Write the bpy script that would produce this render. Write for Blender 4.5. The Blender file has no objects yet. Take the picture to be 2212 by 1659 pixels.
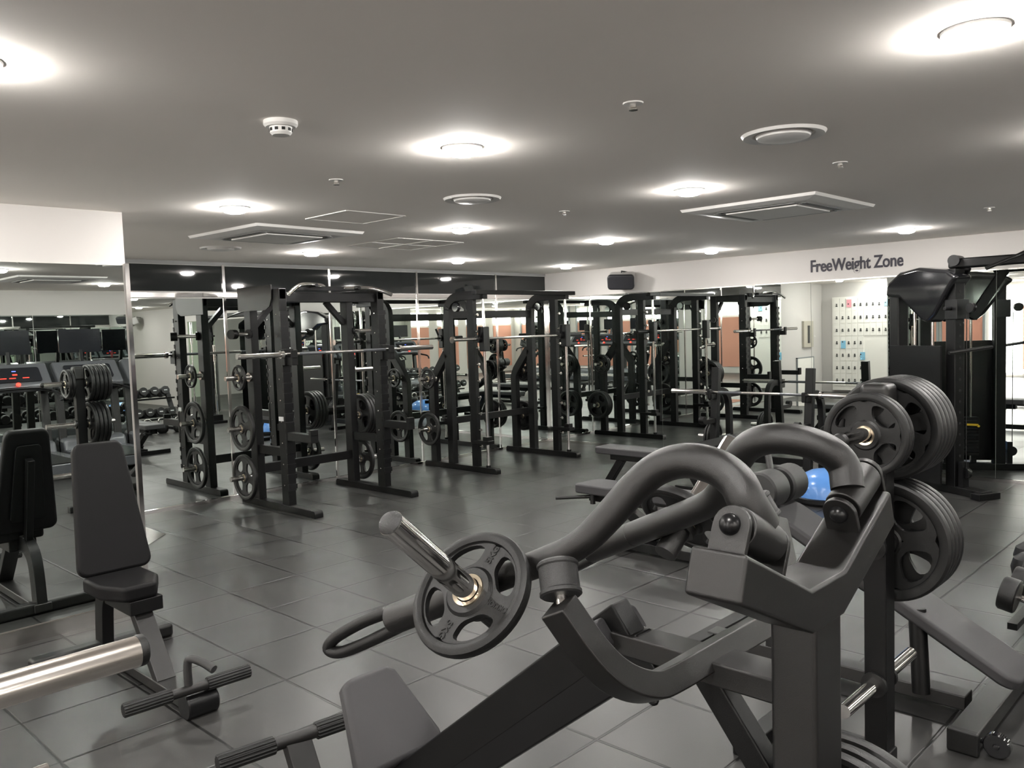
import bpy, bmesh, math, random
from mathutils import Vector, Matrix
random.seed(7)
D = bpy.data
COL = bpy.context.scene.collection
SC = bpy.context.scene
V = Vector
PI = math.pi

# ------------------------------------------------------------------ camera, world, exposure
CAM_H = 1.65
H = 2.415           # ceiling height
XC = 9.08           # wall with the lettering
YB = 8.0            # wall with the chrome strips
yaw, pitch, roll = math.radians(43.879), math.radians(-3.798), math.radians(-1.898)
fwd = V((math.cos(yaw)*math.cos(pitch), math.sin(yaw)*math.cos(pitch), math.sin(pitch)))
r0 = V((math.sin(yaw), -math.cos(yaw), 0)); u0 = r0.cross(fwd)
rt = math.cos(roll)*r0 + math.sin(roll)*u0
up = -math.sin(roll)*r0 + math.cos(roll)*u0
cd = D.cameras.new('camera'); cam = D.objects.new('camera', cd); COL.objects.link(cam)
cam.matrix_world = Matrix(((rt.x, up.x, -fwd.x, 0), (rt.y, up.y, -fwd.y, 0), (rt.z, up.z, -fwd.z, CAM_H), (0, 0, 0, 1)))
cd.sensor_fit = 'HORIZONTAL'; cd.sensor_width = 36.0; cd.lens = 36.0*1804.9/2212.0
cd.clip_start = 0.02; cd.clip_end = 100
SC.camera = cam
w = D.worlds.new('world'); SC.world = w; w.use_nodes = True
w.node_tree.nodes['Background'].inputs[0].default_value = (0.02, 0.02, 0.02, 1)
SC.view_settings.view_transform = 'Standard'; SC.view_settings.look = 'None'
SC.view_settings.gamma = 1; SC.view_settings.exposure = 2.7
try: SC.view_settings.use_curve_mapping = False
except Exception: pass
LAMP = 62.0        # strength of the ceiling downlights

# ------------------------------------------------------------------ materials
def mat(name, col, rough=.5, metal=0., spec=.5, bump=None, var=None, emit=None, coat=0.):
    m = D.materials.new(name); m.use_nodes = True
    nt = m.node_tree; b = nt.nodes['Principled BSDF']
    b.inputs['Base Color'].default_value = (*col, 1); b.inputs['Roughness'].default_value = rough
    b.inputs['Metallic'].default_value = metal; b.inputs['Specular IOR Level'].default_value = spec
    if coat: b.inputs['Coat Weight'].default_value = coat; b.inputs['Coat Roughness'].default_value = .06
    if emit: b.inputs['Emission Color'].default_value = (*emit[0], 1); b.inputs['Emission Strength'].default_value = emit[1]
    tc = nt.nodes.new('ShaderNodeTexCoord')
    if bump:
        n = nt.nodes.new('ShaderNodeTexNoise'); n.inputs['Scale'].default_value = bump[0]; n.inputs['Detail'].default_value = 3
        bp = nt.nodes.new('ShaderNodeBump'); bp.inputs['Strength'].default_value = bump[1]; bp.inputs['Distance'].default_value = .002
        nt.links.new(tc.outputs['Object'], n.inputs['Vector']); nt.links.new(n.outputs[0], bp.inputs['Height'])
        nt.links.new(bp.outputs[0], b.inputs['Normal'])
    if var:
        n = nt.nodes.new('ShaderNodeTexNoise'); n.inputs['Scale'].default_value = var[0]; n.inputs['Detail'].default_value = 4
        r = nt.nodes.new('ShaderNodeMapRange'); r.inputs[3].default_value = 1-var[1]; r.inputs[4].default_value = 1+var[1]
        mx = nt.nodes.new('ShaderNodeVectorMath'); mx.operation = 'SCALE'; mx.inputs[0].default_value = col
        nt.links.new(tc.outputs['Object'], n.inputs['Vector']); nt.links.new(n.outputs[0], r.inputs[0])
        nt.links.new(r.outputs[0], mx.inputs['Scale']); nt.links.new(mx.outputs[0], b.inputs['Base Color'])
    return m
def math_node(nt, op, a, b=None, c=None):
    n = nt.nodes.new('ShaderNodeMath'); n.operation = op
    for i, x in enumerate((a, b, c)):
        if x is None: continue
        if isinstance(x, (int, float)): n.inputs[i].default_value = x
        else: nt.links.new(x, n.inputs[i])
    return n.outputs[0]
def floor_material():
    m = D.materials.new('rubber_floor_tiles'); m.use_nodes = True; nt = m.node_tree; b = nt.nodes['Principled BSDF']
    g = nt.nodes.new('ShaderNodeNewGeometry'); s = nt.nodes.new('ShaderNodeSeparateXYZ'); nt.links.new(g.outputs['Position'], s.inputs[0])
    wn = nt.nodes.new('ShaderNodeTexNoise'); wn.inputs['Scale'].default_value = 3.0; nt.links.new(g.outputs['Position'], wn.inputs['Vector'])
    off = math_node(nt, 'MULTIPLY', math_node(nt, 'SUBTRACT', wn.outputs[0], .5), .012)
    u = math_node(nt, 'MULTIPLY', math_node(nt, 'ADD', math_node(nt, 'SUBTRACT', s.outputs[0], .036), off), 2.0)
    v = math_node(nt, 'MULTIPLY', math_node(nt, 'ADD', math_node(nt, 'SUBTRACT', s.outputs[1], .036), off), 2.0)
    fu = math_node(nt, 'PINGPONG', u, .5); fv = math_node(nt, 'PINGPONG', v, .5)
    d = math_node(nt, 'MINIMUM', fu, fv)
    gap = nt.nodes.new('ShaderNodeMapRange'); gap.interpolation_type = 'SMOOTHSTEP'
    gap.inputs[1].default_value = .006; gap.inputs[2].default_value = .019; nt.links.new(d, gap.inputs[0])
    cb = nt.nodes.new('ShaderNodeCombineXYZ'); nt.links.new(math_node(nt, 'FLOOR', u), cb.inputs[0]); nt.links.new(math_node(nt, 'FLOOR', v), cb.inputs[1])
    wh = nt.nodes.new('ShaderNodeTexWhiteNoise'); wh.noise_dimensions = '2D'; nt.links.new(cb.outputs[0], wh.inputs['Vector'])
    n1 = nt.nodes.new('ShaderNodeTexNoise'); n1.inputs['Scale'].default_value = 2.2; n1.inputs['Detail'].default_value = 6; nt.links.new(g.outputs['Position'], n1.inputs['Vector'])
    n2 = nt.nodes.new('ShaderNodeTexNoise'); n2.inputs['Scale'].default_value = 260; n2.inputs['Detail'].default_value = 2; nt.links.new(g.outputs['Position'], n2.inputs['Vector'])
    val = math_node(nt, 'ADD', math_node(nt, 'MULTIPLY', wh.outputs['Value'], .016), math_node(nt, 'MULTIPLY', n1.outputs[0], .044))
    val = math_node(nt, 'ADD', val, math_node(nt, 'MULTIPLY', n2.outputs[0], .008))
    val = math_node(nt, 'ADD', val, -.002)
    val = math_node(nt, 'MULTIPLY', val, math_node(nt, 'ADD', math_node(nt, 'MULTIPLY', gap.outputs[0], .88), .12))
    cc = nt.nodes.new('ShaderNodeCombineColor')
    nt.links.new(val, cc.inputs[0]); nt.links.new(math_node(nt, 'MULTIPLY', val, .985), cc.inputs[1]); nt.links.new(math_node(nt, 'MULTIPLY', val, .95), cc.inputs[2])
    nt.links.new(cc.outputs[0], b.inputs['Base Color'])
    rr = math_node(nt, 'ADD', math_node(nt, 'MULTIPLY', n1.outputs[0], .22), .26); nt.links.new(rr, b.inputs['Roughness'])
    bp = nt.nodes.new('ShaderNodeBump'); bp.inputs['Strength'].default_value = .5; bp.inputs['Distance'].default_value = .003
    hh = math_node(nt, 'ADD', gap.outputs[0], math_node(nt, 'MULTIPLY', n2.outputs[0], .12))
    nt.links.new(hh, bp.inputs['Height']); nt.links.new(bp.outputs[0], b.inputs['Normal'])
    return m
M = dict(
    black=mat('black_powder_coat', (.0032, .0032, .0034), .38, 0, .26, bump=(900, .25)),
    black2=mat('satin_black_paint', (.005, .005, .0055), .30, 0, .35),
    gunmetal=mat('gunmetal_powder_coat', (.0062, .0057, .0054), .35, .0, .60, bump=(1200, .3)),
    gloss=mat('glossy_black_plastic', (.008, .008, .009), .08, 0, .6, coat=.6),
    rubber=mat('black_rubber', (.0055, .0055, .0055), .38, 0, .40, bump=(700, .35)),
    rubber_grey=mat('worn_rubber', (.018, .018, .018), .42, 0, .5, bump=(800, .5)),
    vinyl=mat('black_vinyl', (.0045, .0043, .0047), .50, 0, .16, bump=(500, .25)),
    vinyl_grey=mat('grey_vinyl', (.042, .041, .043), .52, 0, .3, bump=(500, .2)),
    chrome=mat('polished_chrome', (.72, .70, .68), .09, 1),
    steel=mat('brushed_steel', (.62, .60, .57), .22, 1, var=(30, .1)),
    pegsteel=mat('bright_steel', (.85, .80, .74), .20, 1),
    brass=mat('pale_steel_ring', (.62, .53, .40), .28, 1),
    mirror=mat('mirror_glass', (.80, .85, .82), 0.0, 1),
    darkglass=mat('dark_glass', (.016, .018, .018), .04, 0, .55),
    white=mat('white_wall_paint', (.57, .55, .53), .75, 0, .3, bump=(300, .05)),
    ceil=mat('ceiling_paint', (.86, .82, .775), .85, 0, .2, bump=(200, .05)),
    plastic=mat('white_plastic', (.72, .71, .69), .4),
    plasticgrey=mat('grey_vent', (.16, .16, .16), .5),
    shadowgap=mat('grey_gap', (.25, .25, .25), .6),
    green=mat('pale_green_wall', (.62, .70, .56), .7),
    pink=mat('salmon_wall', (.62, .30, .22), .7),
    frame=mat('grey_window_frame', (.25, .27, .28), .5),
    wood=mat('tan_wood', (.55, .38, .20), .45, 0, .5, var=(6, .15)),
    lamp=mat('lamp_diffuser', (1, 1, 1), .5, emit=((1.0, .97, .93), LAMP)),
    strip=mat('strip_lamp', (1, 1, 1), .5, emit=((1.0, .96, .88), 9)),
    window=mat('bright_window', (1, 1, 1), .5, emit=((1.0, .97, .90), 2.6)),
    key=mat('dark_lock', (.05, .05, .05), .4),
    locker=mat('white_laminate', (.85, .83, .78), .5),
    blue=mat('blue_rubber', (.10, .26, .62), .22, 0, .6),
    skyblue=mat('pale_blue_tag', (.25, .55, .75), .5),
    pinktag=mat('pink_tag', (.8, .35, .4), .5),
    red=mat('red_knob', (.6, .02, .02), .3, emit=((1, .05, .03), .6)),
    led=mat('red_display', (.02, .01, .01), .3, emit=((1, .05, .03), .45)),
    ledblue=mat('blue_display', (.02, .02, .3), .3, emit=((.1, .15, 1), .7)),
    screen=mat('dark_screen', (.012, .013, .016), .12, 0, .5),
    silver=mat('silver_plastic', (.11, .115, .125), .22, .3),
    letter=mat('dark_lettering', (.035, .032, .045), .6),
    yellow=mat('yellow_pin', (.8, .5, .02), .4),
    paper=mat('white_sticker', (.75, .75, .75), .6),
    speaker=mat('black_speaker', (.012, .012, .016), .55),
    speaker_grey=mat('grey_bracket', (.45, .44, .43), .6),
    engrave=mat('engraved_dark', (.006, .006, .006), .7),
)
FLOORM = floor_material()

# ------------------------------------------------------------------ mesh builder
class MB:
    def __init__(s): s.bm = bmesh.new()
    def raw(s, vs, fs):
        bv = [s.bm.verts.new(v) for v in vs]
        for f in fs:
            try: s.bm.faces.new([bv[i] for i in f])
            except ValueError: pass
        return s
    def box(s, x0, x1, y0, y1, z0, z1):
        x0, x1 = sorted((x0, x1)); y0, y1 = sorted((y0, y1)); z0, z1 = sorted((z0, z1))
        return s.raw([(x, y, z) for z in (z0, z1) for y in (y0, y1) for x in (x0, x1)],
                     [(0, 2, 3, 1), (4, 5, 7, 6), (0, 1, 5, 4), (2, 6, 7, 3), (0, 4, 6, 2), (1, 3, 7, 5)])
    def bar(s, a, b, w, h, upv=(0, 0, 1)):
        a = V(a); b = V(b); d = (b-a).normalized(); upv = V(upv)
        x = d.cross(upv)
        if x.length < 1e-4: x = d.cross(V((0, 1, 0)))
        x.normalize(); y = x.cross(d).normalized()
        vs = [p + x*sx*w/2 + y*sy*h/2 for p in (a, b) for sx, sy in ((-1, -1), (1, -1), (1, 1), (-1, 1))]
        return s.raw(vs, [(3, 2, 1, 0), (4, 5, 6, 7), (0, 1, 5, 4), (1, 2, 6, 5), (2, 3, 7, 6), (3, 0, 4, 7)])
    def sweep(s, pts, prof, upv=(0, 0, 1), radii=None, cap=True, fixed=None):
        pts = [V(p) for p in pts]; n = len(pts); m = len(prof)
        T = []
        for i in range(n):
            t = pts[min(i+1, n-1)]-pts[max(i-1, 0)]; T.append(t.normalized())
        x = None; rings = []
        for i in range(n):
            if fixed is not None:
                y = V(fixed); xx = T[i].cross(y).normalized(); yy = y
            else:
                if x is None:
                    x = T[0].cross(V(upv))
                    if x.length < 1e-3: x = T[0].cross(V((0, 1, 0)))
                x = (x - T[i]*x.dot(T[i])).normalized(); xx = x; yy = xx.cross(T[i])
            k = radii[i] if radii else 1
            rings.append([s.bm.verts.new(pts[i] + xx*p[0]*k + yy*p[1]*k) for p in prof])
        for i in range(n-1):
            for j in range(m):
                s.bm.faces.new((rings[i][j], rings[i][(j+1) % m], rings[i+1][(j+1) % m], rings[i+1][j]))
        if cap:
            s.bm.faces.new(rings[0][::-1]); s.bm.faces.new(rings[-1])
        return s
    def tube(s, pts, r, seg=16, radii=None):
        prof = [(math.cos(2*PI*k/seg), math.sin(2*PI*k/seg)) for k in range(seg)]
        n = len(pts)
        return s.sweep(pts, prof, radii=radii or [r]*n)
    def cyl(s, a, b, r, seg=24): return s.tube([a, b], r, seg)
    def lathe(s, o, axis, prof, seg=40):
        o = V(o); a = V(axis).normalized(); x = a.orthogonal().normalized(); y = a.cross(x)
        rings = []
        for (r, h) in prof:
            if r < 1e-6: rings.append([s.bm.verts.new(o+a*h)])
            else: rings.append([s.bm.verts.new(o+a*h+(x*math.cos(2*PI*k/seg)+y*math.sin(2*PI*k/seg))*r) for k in range(seg)])
        for i in range(len(rings)-1):
            A, B = rings[i], rings[i+1]
            for k in range(seg):
                k2 = (k+1) % seg
                if len(A) == 1 and len(B) == 1: continue
                if len(A) == 1: f = (A[0], B[k2], B[k])
                elif len(B) == 1: f = (A[k], A[k2], B[0])
                else: f = (A[k], A[k2], B[k2], B[k])
                s.bm.faces.new(f)
        return s
    def prism(s, pts, o, ex, ey, ez, t):
        o = V(o); ex = V(ex); ey = V(ey); ez = V(ez); n = len(pts)
        A = [s.bm.verts.new(o+ex*p[0]+ey*p[1]) for p in pts]
        B = [s.bm.verts.new(o+ex*p[0]+ey*p[1]+ez*t) for p in pts]
        s.bm.faces.new(A[::-1]); s.bm.faces.new(B)
        for i in range(n): s.bm.faces.new((A[i], A[(i+1) % n], B[(i+1) % n], B[i]))
        return s
    def done(s, name, m, parent=None, bevel=0, seg=2, smooth=True, angle=35, off=None):
        bm = s.bm
        if off is not None: bmesh.ops.translate(bm, verts=bm.verts, vec=-V(off))
        bmesh.ops.recalc_face_normals(bm, faces=bm.faces)
        me = D.meshes.new(name); bm.to_mesh(me); bm.free()
        if smooth:
            me.shade_smooth(); me.set_sharp_from_angle(angle=math.radians(angle))
        me.materials.append(M[m] if isinstance(m, str) else m)
        o = D.objects.new(name, me); COL.objects.link(o)
        if parent is not None: o.parent = parent
        if bevel:
            b = o.modifiers.new('bevel', 'BEVEL'); b.width = bevel; b.segments = seg; b.limit_method = 'ANGLE'; b.angle_limit = math.radians(40)
            b.harden_normals = True
        return o

def catmull(P, n=8):
    P = [V(p) for p in P]; out = []
    Q = [P[0]*2-P[1]] + P + [P[-1]*2-P[-2]]
    for i in range(1, len(Q)-2):
        for k in range(n):
            t = k/n; a, b, c, d = Q[i-1:i+3]
            out.append(.5*((2*b)+(-a+c)*t+(2*a-5*b+4*c-d)*t*t+(-a+3*b-3*c+d)*t**3))
    out.append(P[-1]); return out
def rrect(w, h, r, n=5, taper=0):
    """rounded rectangle outline; taper narrows the far (+y) end"""
    out = []
    for cx, cy, a0 in ((w/2-r, h/2-r, 0), (-w/2+r, h/2-r, 90), (-w/2+r, -h/2+r, 180), (w/2-r, -h/2+r, 270)):
        for k in range(n+1):
            a = math.radians(a0+90*k/n); x = cx+r*math.cos(a); y = cy+r*math.sin(a)
            out.append((x*(1-taper*(y/h+.5)), y))
    return out
class Thing:
    def __init__(s, name, label, cat, loc=(0, 0, 0), group=None, rot=None):
        o = D.objects.new(name, None); COL.objects.link(o); o.location = loc
        o.empty_display_size = .1
        if rot is not None: o.rotation_euler = rot
        o['label'] = label; o['category'] = cat
        if group: o['group'] = group
        s.o = o; s.loc = V(loc)
    def part(s, name, mb, m, parent=None, world=True, label=None, **k):
        p = mb.done(name, m, parent or s.o, off=s.loc if world else None, **k)
        if label: p['label'] = label
        return p
def tag(o, label, cat, group=None):
    o['label'] = label; o['category'] = cat
    if group: o['group'] = group
    return o
def kids(o): return [c for c in D.objects if c.parent == o]
def copy_tree(root, loc=None, label=None, group=None, mw=None):
    r = root.copy(); COL.objects.link(r)
    if loc is not None: r.location = loc
    if mw is not None: r.matrix_world = mw
    if label: r['label'] = label
    if group: r['group'] = group
    for ch in CH.get(root.name, None) or kids(root):
        c = ch.copy(); COL.objects.link(c); c.parent = r
        for g in kids(ch):
            d = g.copy(); COL.objects.link(d); d.parent = c
    return r
CH = {}
def struct(name, mb, m, **k):
    o = mb.done(name, m, smooth=False, **k); o['kind'] = 'structure'; return o
def to_mesh(o):
    bpy.context.view_layer.update()
    me = D.meshes.new_from_object(o.evaluated_get(bpy.context.evaluated_depsgraph_get()))
    n = D.objects.new(o.name, me); COL.objects.link(n); n.parent = o.parent; n.matrix_local = o.matrix_local.copy()
    nm = o.name; D.objects.remove(o); n.name = nm
    return n
def text_obj(name, body, size, mw, m, parent=None, extrude=.001, offset=0.0, align='CENTER'):
    c = D.curves.new(name, 'FONT'); c.body = body; c.size = size; c.extrude = extrude; c.offset = offset
    c.align_x = align; c.align_y = 'CENTER'; c.materials.append(M[m])
    o = D.objects.new(name, c); COL.objects.link(o)
    if parent is not None: o.parent = parent
    o.matrix_local = mw
    return to_mesh(o)
def frame_matrix(o, ex, ey, ez):
    return Matrix(((ex[0], ey[0], ez[0], o[0]), (ex[1], ey[1], ez[1], o[1]), (ex[2], ey[2], ez[2], o[2]), (0, 0, 0, 1)))

# ------------------------------------------------------------------ room shell
X0, Y0 = -6.0, -7.0
struct('floor', MB().box(X0, XC+.2, Y0, YB+.2, -.1, 0), FLOORM)
struct('ceiling', MB().box(X0, XC+.2, Y0, YB+.2, H, H+.1), 'ceil')
struct('wall_right', MB().box(XC, XC+.15, Y0, YB+.2, 0, H), 'white')
struct('wall_left', MB().box(-.3, XC, YB, YB+.15, 0, H), 'white')
struct('wall_back', MB().box(X0-.15, X0, Y0, YB+.2, 0, H), 'white')
struct('wall_front', MB().box(X0, 6.6, Y0-.15, Y0, 0, H), 'white')
struct('wall_front', MB().box(6.6, XC+.15, Y0-.15, Y0, 0, H), 'green')
struct('wall_partition', MB().box(2.6, 6.6, -3.1, -2.95, 0, H), 'white')
struct('wall_niche', MB().box(-.75, -.3, 5.95, YB+.15, 0, H), 'white')
struct('wall_niche_end', MB().box(X0, -.75, YB, YB+.15, 0, H), 'white')
struct('wall_pillar', MB().box(1.02, 2.04, 5.13, 5.74, 0, H), 'white')
# mirrors on the strip wall
jx = [2.88, 4.14, 5.40, 6.67, 8.05]
edges = [1.70] + jx + [XC-.015]
for i in range(len(edges)-1):
    a, b = edges[i], edges[i+1]
    mtxt = ['mirror panel behind the pillar, left of the first chrome strip', 'tall mirror panel reflecting the left side of the power rack',
            'tall mirror panel behind the barbell and middle of the power rack', 'tall mirror panel between power rack and Smith machine',
            'tall mirror panel behind the Smith machine', 'narrow mirror panel in the far corner right of the Smith machine'][i]
    o = MB().box(a+.012, b-.012, YB-.012, YB-.002, .035, 2.05).done('mirror_panel', 'mirror', smooth=False)
    tag(o, mtxt, 'mirror', 'mirror panels on the far left wall')
    o = MB().box(a+.008, b-.008, YB-.010, YB-.002, 2.12, 2.375).done('dark_glass_panel', 'darkglass', smooth=False)
    tag(o, 'dark glass strip above the '+mtxt.replace('tall ', '').replace('narrow ', '').replace(' right of the Smith machine', ''), 'panel', 'dark glass strips above the mirrors')
n = 0
for x in jx:
    n += 1
    struct('trim_%d' % n, MB().box(x-.014, x+.014, YB-.022, YB-.001, .03, 2.385), 'chrome')
n += 1; struct('trim_%d' % n, MB().box(1.7, XC-.002, YB-.018, YB-.001, 2.062, 2.105), 'chrome')
n += 1; struct('trim_%d' % n, MB().box(1.7, XC-.002, YB-.03, YB-.001, 0, .035), 'chrome')
n += 1; struct('trim_%d' % n, MB().box(1.7, XC-.002, YB-.006, YB-.001, 2.38, H), 'shadowgap')
# mirrors on the lettered wall
jy = [YB-.02, 6.045, 4.056, 2.215, .35, -1.5, -3.4]
for i in range(len(jy)-1):
    t = ['large mirror panel at the far corner of the lettered wall', 'large mirror panel below the black wall speaker',
         'large mirror panel under the wall lettering reflecting the lockers', 'large mirror panel beside the cable tower',
         'large mirror panel right of the cable tower', 'large mirror panel at the near end of the lettered wall'][i]
    o = MB().box(XC-.012, XC-.002, jy[i+1]+.002, jy[i]-.002, .035, 2.055).done('mirror_panel', 'mirror', smooth=False)
    tag(o, t, 'mirror', 'mirror panels on the lettered wall')
n += 1; struct('trim_%d' % n, MB().box(XC-.02, XC-.001, -3.4, YB-.03, 0, .035), 'chrome')
n += 1; struct('trim_%d' % n, MB().box(XC-.016, XC-.001, -3.4, YB-.03, 2.055, 2.068), 'steel')
n += 1; struct('trim_%d' % n, MB().box(XC-.035, XC-.012, YB-.035, YB-.012, .035, 2.05), 'chrome')
# pillar mirror
o = MB().box(1.04, 2.02, 5.118, 5.129, .09, 2.10).done('mirror_panel', 'mirror', smooth=False); tag(o, 'mirror panel on the front of the white pillar', 'mirror')
o = MB().box(2.041, 2.052, 5.15, 5.72, .09, 2.10).done('mirror_panel', 'mirror', smooth=False); tag(o, 'mirror panel on the side of the white pillar', 'mirror')
n += 1; struct('trim_%d' % n, MB().box(2.030, 2.056, 5.112, 5.140, .0, 2.112), 'chrome')
n += 1; struct('trim_%d' % n, MB().box(1.02, 2.02, 5.105, 5.129, .0, .085), 'steel')
n += 1; struct('trim_%d' % n, MB().box(2.041, 2.056, 5.15, 5.74, .0, .085), 'steel')
# partition mirror
for a, b, t in ((2.62, 3.9, 'mirror panel on the treadmill partition, end nearest the camera'), (3.91, 5.2, 'mirror panel on the middle of the treadmill partition'), (5.21, 6.58, 'mirror panel on the partition, end nearest the lettered wall')):
    o = MB().box(a, b, -2.949, -2.94, .05, 2.06).done('mirror_panel', 'mirror', smooth=False); tag(o, t, 'mirror', 'mirror panels on the partition')
# floor plate at the foot of the pillar
o = MB().raw([(2.99, 7.02, .004), (2.99, 7.50, .004), (2.2, 7.5, .004), (2.2, 6.23, .004), (2.99, 7.02, .0), (2.99, 7.50, .0), (2.2, 7.5, .0), (2.2, 6.23, .0)],
             [(0, 1, 2, 3), (7, 6, 5, 4), (0, 4, 5, 1), (1, 5, 6, 2), (2, 6, 7, 3), (3, 7, 4, 0)]).done('floor_plate', 'chrome', smooth=False)
tag(o, 'polished metal plate lying on the floor beside the mirrored pillar', 'plate')
# back wall: windows and salmon panels
y = -6.6; k = 0
pan = MB(); fr = MB()
for k in range(10):
    ya = -6.7+k*1.42
    pan.box(X0+.001, X0+.02, ya+.12, ya+1.10, .2, 1.78)
    fr.box(X0+.001, X0+.06, ya+1.10, ya+1.16, 0, H); fr.box(X0+.001, X0+.06, ya+.06, ya+.12, 0, H)
struct('trim_%d' % (n+1), pan, 'pink'); struct('trim_%d' % (n+2), fr, 'frame')
for k in range(10):
    ya = -6.7+k*1.42
    wd = MB().box(X0+.001, X0+.02, ya+.12, ya+1.10, 1.86, 2.28).done('window_%d' % (k+1), 'window', smooth=False); wd['kind'] = 'structure'
n += 2
for k in range(6):
    xa = -5.9+k*1.42
    wd = MB().box(xa+.12, xa+1.10, Y0+.001, Y0+.02, 1.86, 2.28).done('window_%d' % (13+k), 'window', smooth=False); wd['kind'] = 'structure'
    if k < 4: struct('trim_%d' % (n+1+k), MB().box(xa+.12, xa+1.10, Y0+.001, Y0+.02, .2, 1.78), 'pink')
n += 4
struct('window_11', MB().box(X0+.025, X0+.04, .55, 1.25, .1, 1.80), 'window')
struct('window_12', MB().box(X0+.025, X0+.04, 5.3, 6.0, .1, 1.80), 'window')

# ------------------------------------------------------------------ ceiling fittings
LAMPS = [(2.45, 2.60), (2.48, 4.60), (4.25, 2.62), (4.36, 4.67), (4.37, 6.72), (6.28, 6.80), (6.10, 4.63), (8.18, 6.85), (8.03, 4.69), (7.88, 2.64),
         (2.56, .68), (.66, 2.62), (4.3, .66), (6.2, .66), (7.95, .66), (.66, .66), (2.5, -1.3), (4.3, -1.3), (6.2, -1.3), (7.95, -1.3),
         (1.14, 7.0), (.1, 6.65), (-1.3, 4.6), (-1.3, 2.6), (-1.3, .66), (-1.3, -1.4), (-3.4, 4.6), (-3.4, 2.6), (-3.4, .66), (-3.4, -1.4),
         (.66, -1.4), (.66, -3.4), (-1.3, -3.4), (-3.4, -3.4), (7.95, -3.4), (7.95, -5.4), (-2.0, 7.0), (.66, 4.6)]
words = {0: 'large bright downlight nearest above the middle of the room', 10: 'bright downlight at the top right corner of the view', 11: 'bright downlight at the left edge above the pillar', 21: 'bright downlight directly above the small key lockers'}
first = None
rows = {.66: 'nearest', 2.6: 'second', 4.6: 'third', 6.8: 'fourth'}
for i, (x, y) in enumerate(LAMPS):
    o7 = ['first', 'second', 'third', 'fourth', 'fifth', 'sixth', 'seventh']
    ry = min(range(7), key=lambda k: abs(y-[6.8, 4.63, 2.62, .66, -1.35, -3.4, -5.4][k])); rx = min(range(7), key=lambda k: abs(x-[8.0, 6.2, 4.3, 2.5, .66, -1.3, -3.4][k]))
    lab = words.get(i) or 'round downlight, %s row from the far mirror wall, %s from the lettered wall' % (o7[ry], o7[rx])
    if first is None:
        t = Thing('ceiling_light', lab, 'light', (x, y, H), 'round ceiling downlights')
        t.part('trim_ring', MB().lathe((0, 0, 0), (0, 0, -1), [(.070, .0), (.070, .008), (.075, .010), (.084, .007), (.086, .0)], 40), 'plastic', world=False)
        t.part('lamp_diffuser', MB().lathe((0, 0, 0), (0, 0, -1), [(.069, .004), (.070, .016), (.060, .029), (.040, .035), (0, .037)], 32), 'lamp', world=False)
        first = t.o; CH[first.name] = kids(first)
    else: copy_tree(first, (x, y, H), lab)
def vent(x, y, r, lab):
    t = Thing('air_diffuser', lab, 'vent', (x, y, H), 'round ceiling air diffusers')
    t.part('outer_ring', MB().lathe((0, 0, 0), (0, 0, -1), [(r*.72, 0), (r*.74, .006), (r*.95, .012), (r, 0)], 48), 'plastic', world=False)
    t.part('inner_dish', MB().lathe((0, 0, 0), (0, 0, -1), [(r*.66, .004), (r*.62, .018), (r*.5, .024), (0, .026)], 48), 'plastic', world=False)
vent(3.33, 1.60, .17, 'largest round air diffuser in the ceiling right of the nearest downlight')
vent(3.42, 3.56, .17, 'round air diffuser in the ceiling above the middle of the room')
vent(3.47, 6.71, .17, 'small looking round air diffuser beyond the left air conditioner')
def cassette(x, y, s, rot, lab):
    t = Thing('ceiling_air_conditioner', lab, 'air conditioner', (x, y, H), 'ceiling cassette air conditioners', (0, 0, rot))
    mb = MB()
    h = s/2
    prof = [(h, 0), (h-.01, -.018), (h-.10, -.03)]
    rings = []
    for r, z in prof: rings.append([mb.bm.verts.new(p) for p in ((r, r, z), (-r, r, z), (-r, -r, z), (r, -r, z))])
    for a, b in zip(rings, rings[1:]):
        for k in range(4): mb.bm.faces.new((a[k], a[(k+1) % 4], b[(k+1) % 4], b[k]))
    mb.bm.faces.new(rings[-1])
    t.part('frame', mb, 'plastic', world=False, smooth=False)
    t.part('intake_grille', MB().box(-h+.22, h-.22, -h+.22, h-.22, -.042, -.029), 'plastic', world=False, bevel=.006)
    for sx, sy in ((1, 0), (-1, 0), (0, 1), (0, -1)):
        if sx: q = MB().box(sx*(h-.17)-.025, sx*(h-.17)+.025, -h+.2, h-.2, -.034, -.029)
        else: q = MB().box(-h+.2, h-.2, sy*(h-.17)-.025, sy*(h-.17)+.025, -.034, -.029)
        t.part('louvre', q, 'plasticgrey', world=False, label='grey slot louvre')
cassette(3.36, 5.62, .92, .05, 'square ceiling air conditioner on the left above the power rack')
cassette(5.44, 2.66, .95, .0, 'square ceiling air conditioner on the right before the lettered wall')
cassette(3.4, -.5, .95, 0, 'square ceiling air conditioner seen in the pillar mirror')
t = Thing('smoke_detector', 'white round smoke detector on the ceiling upper left', 'smoke detector', (1.64, 2.68, H))
t.part('base', MB().lathe((0, 0, 0), (0, 0, -1), [(0, 0), (.060, .0), (.060, .014), (.052, .022), (.0, .022)], 32), 'plastic', world=False)
t.part('sensor_head', MB().lathe((0, 0, 0), (0, 0, -1), [(.040, .020), (.038, .042), (.030, .050), (0, .050)], 32), 'plastic', world=False)
sl = MB()
for k in range(10):
    a = k*PI/5; c, s_ = math.cos(a), math.sin(a); sl.bar((c*.037, s_*.037, -.032), (c*.0405, s_*.0405, -.032), .012, .010)
t.part('slots', sl, 'engrave', world=False, label='dark slots')
first = None
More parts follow.
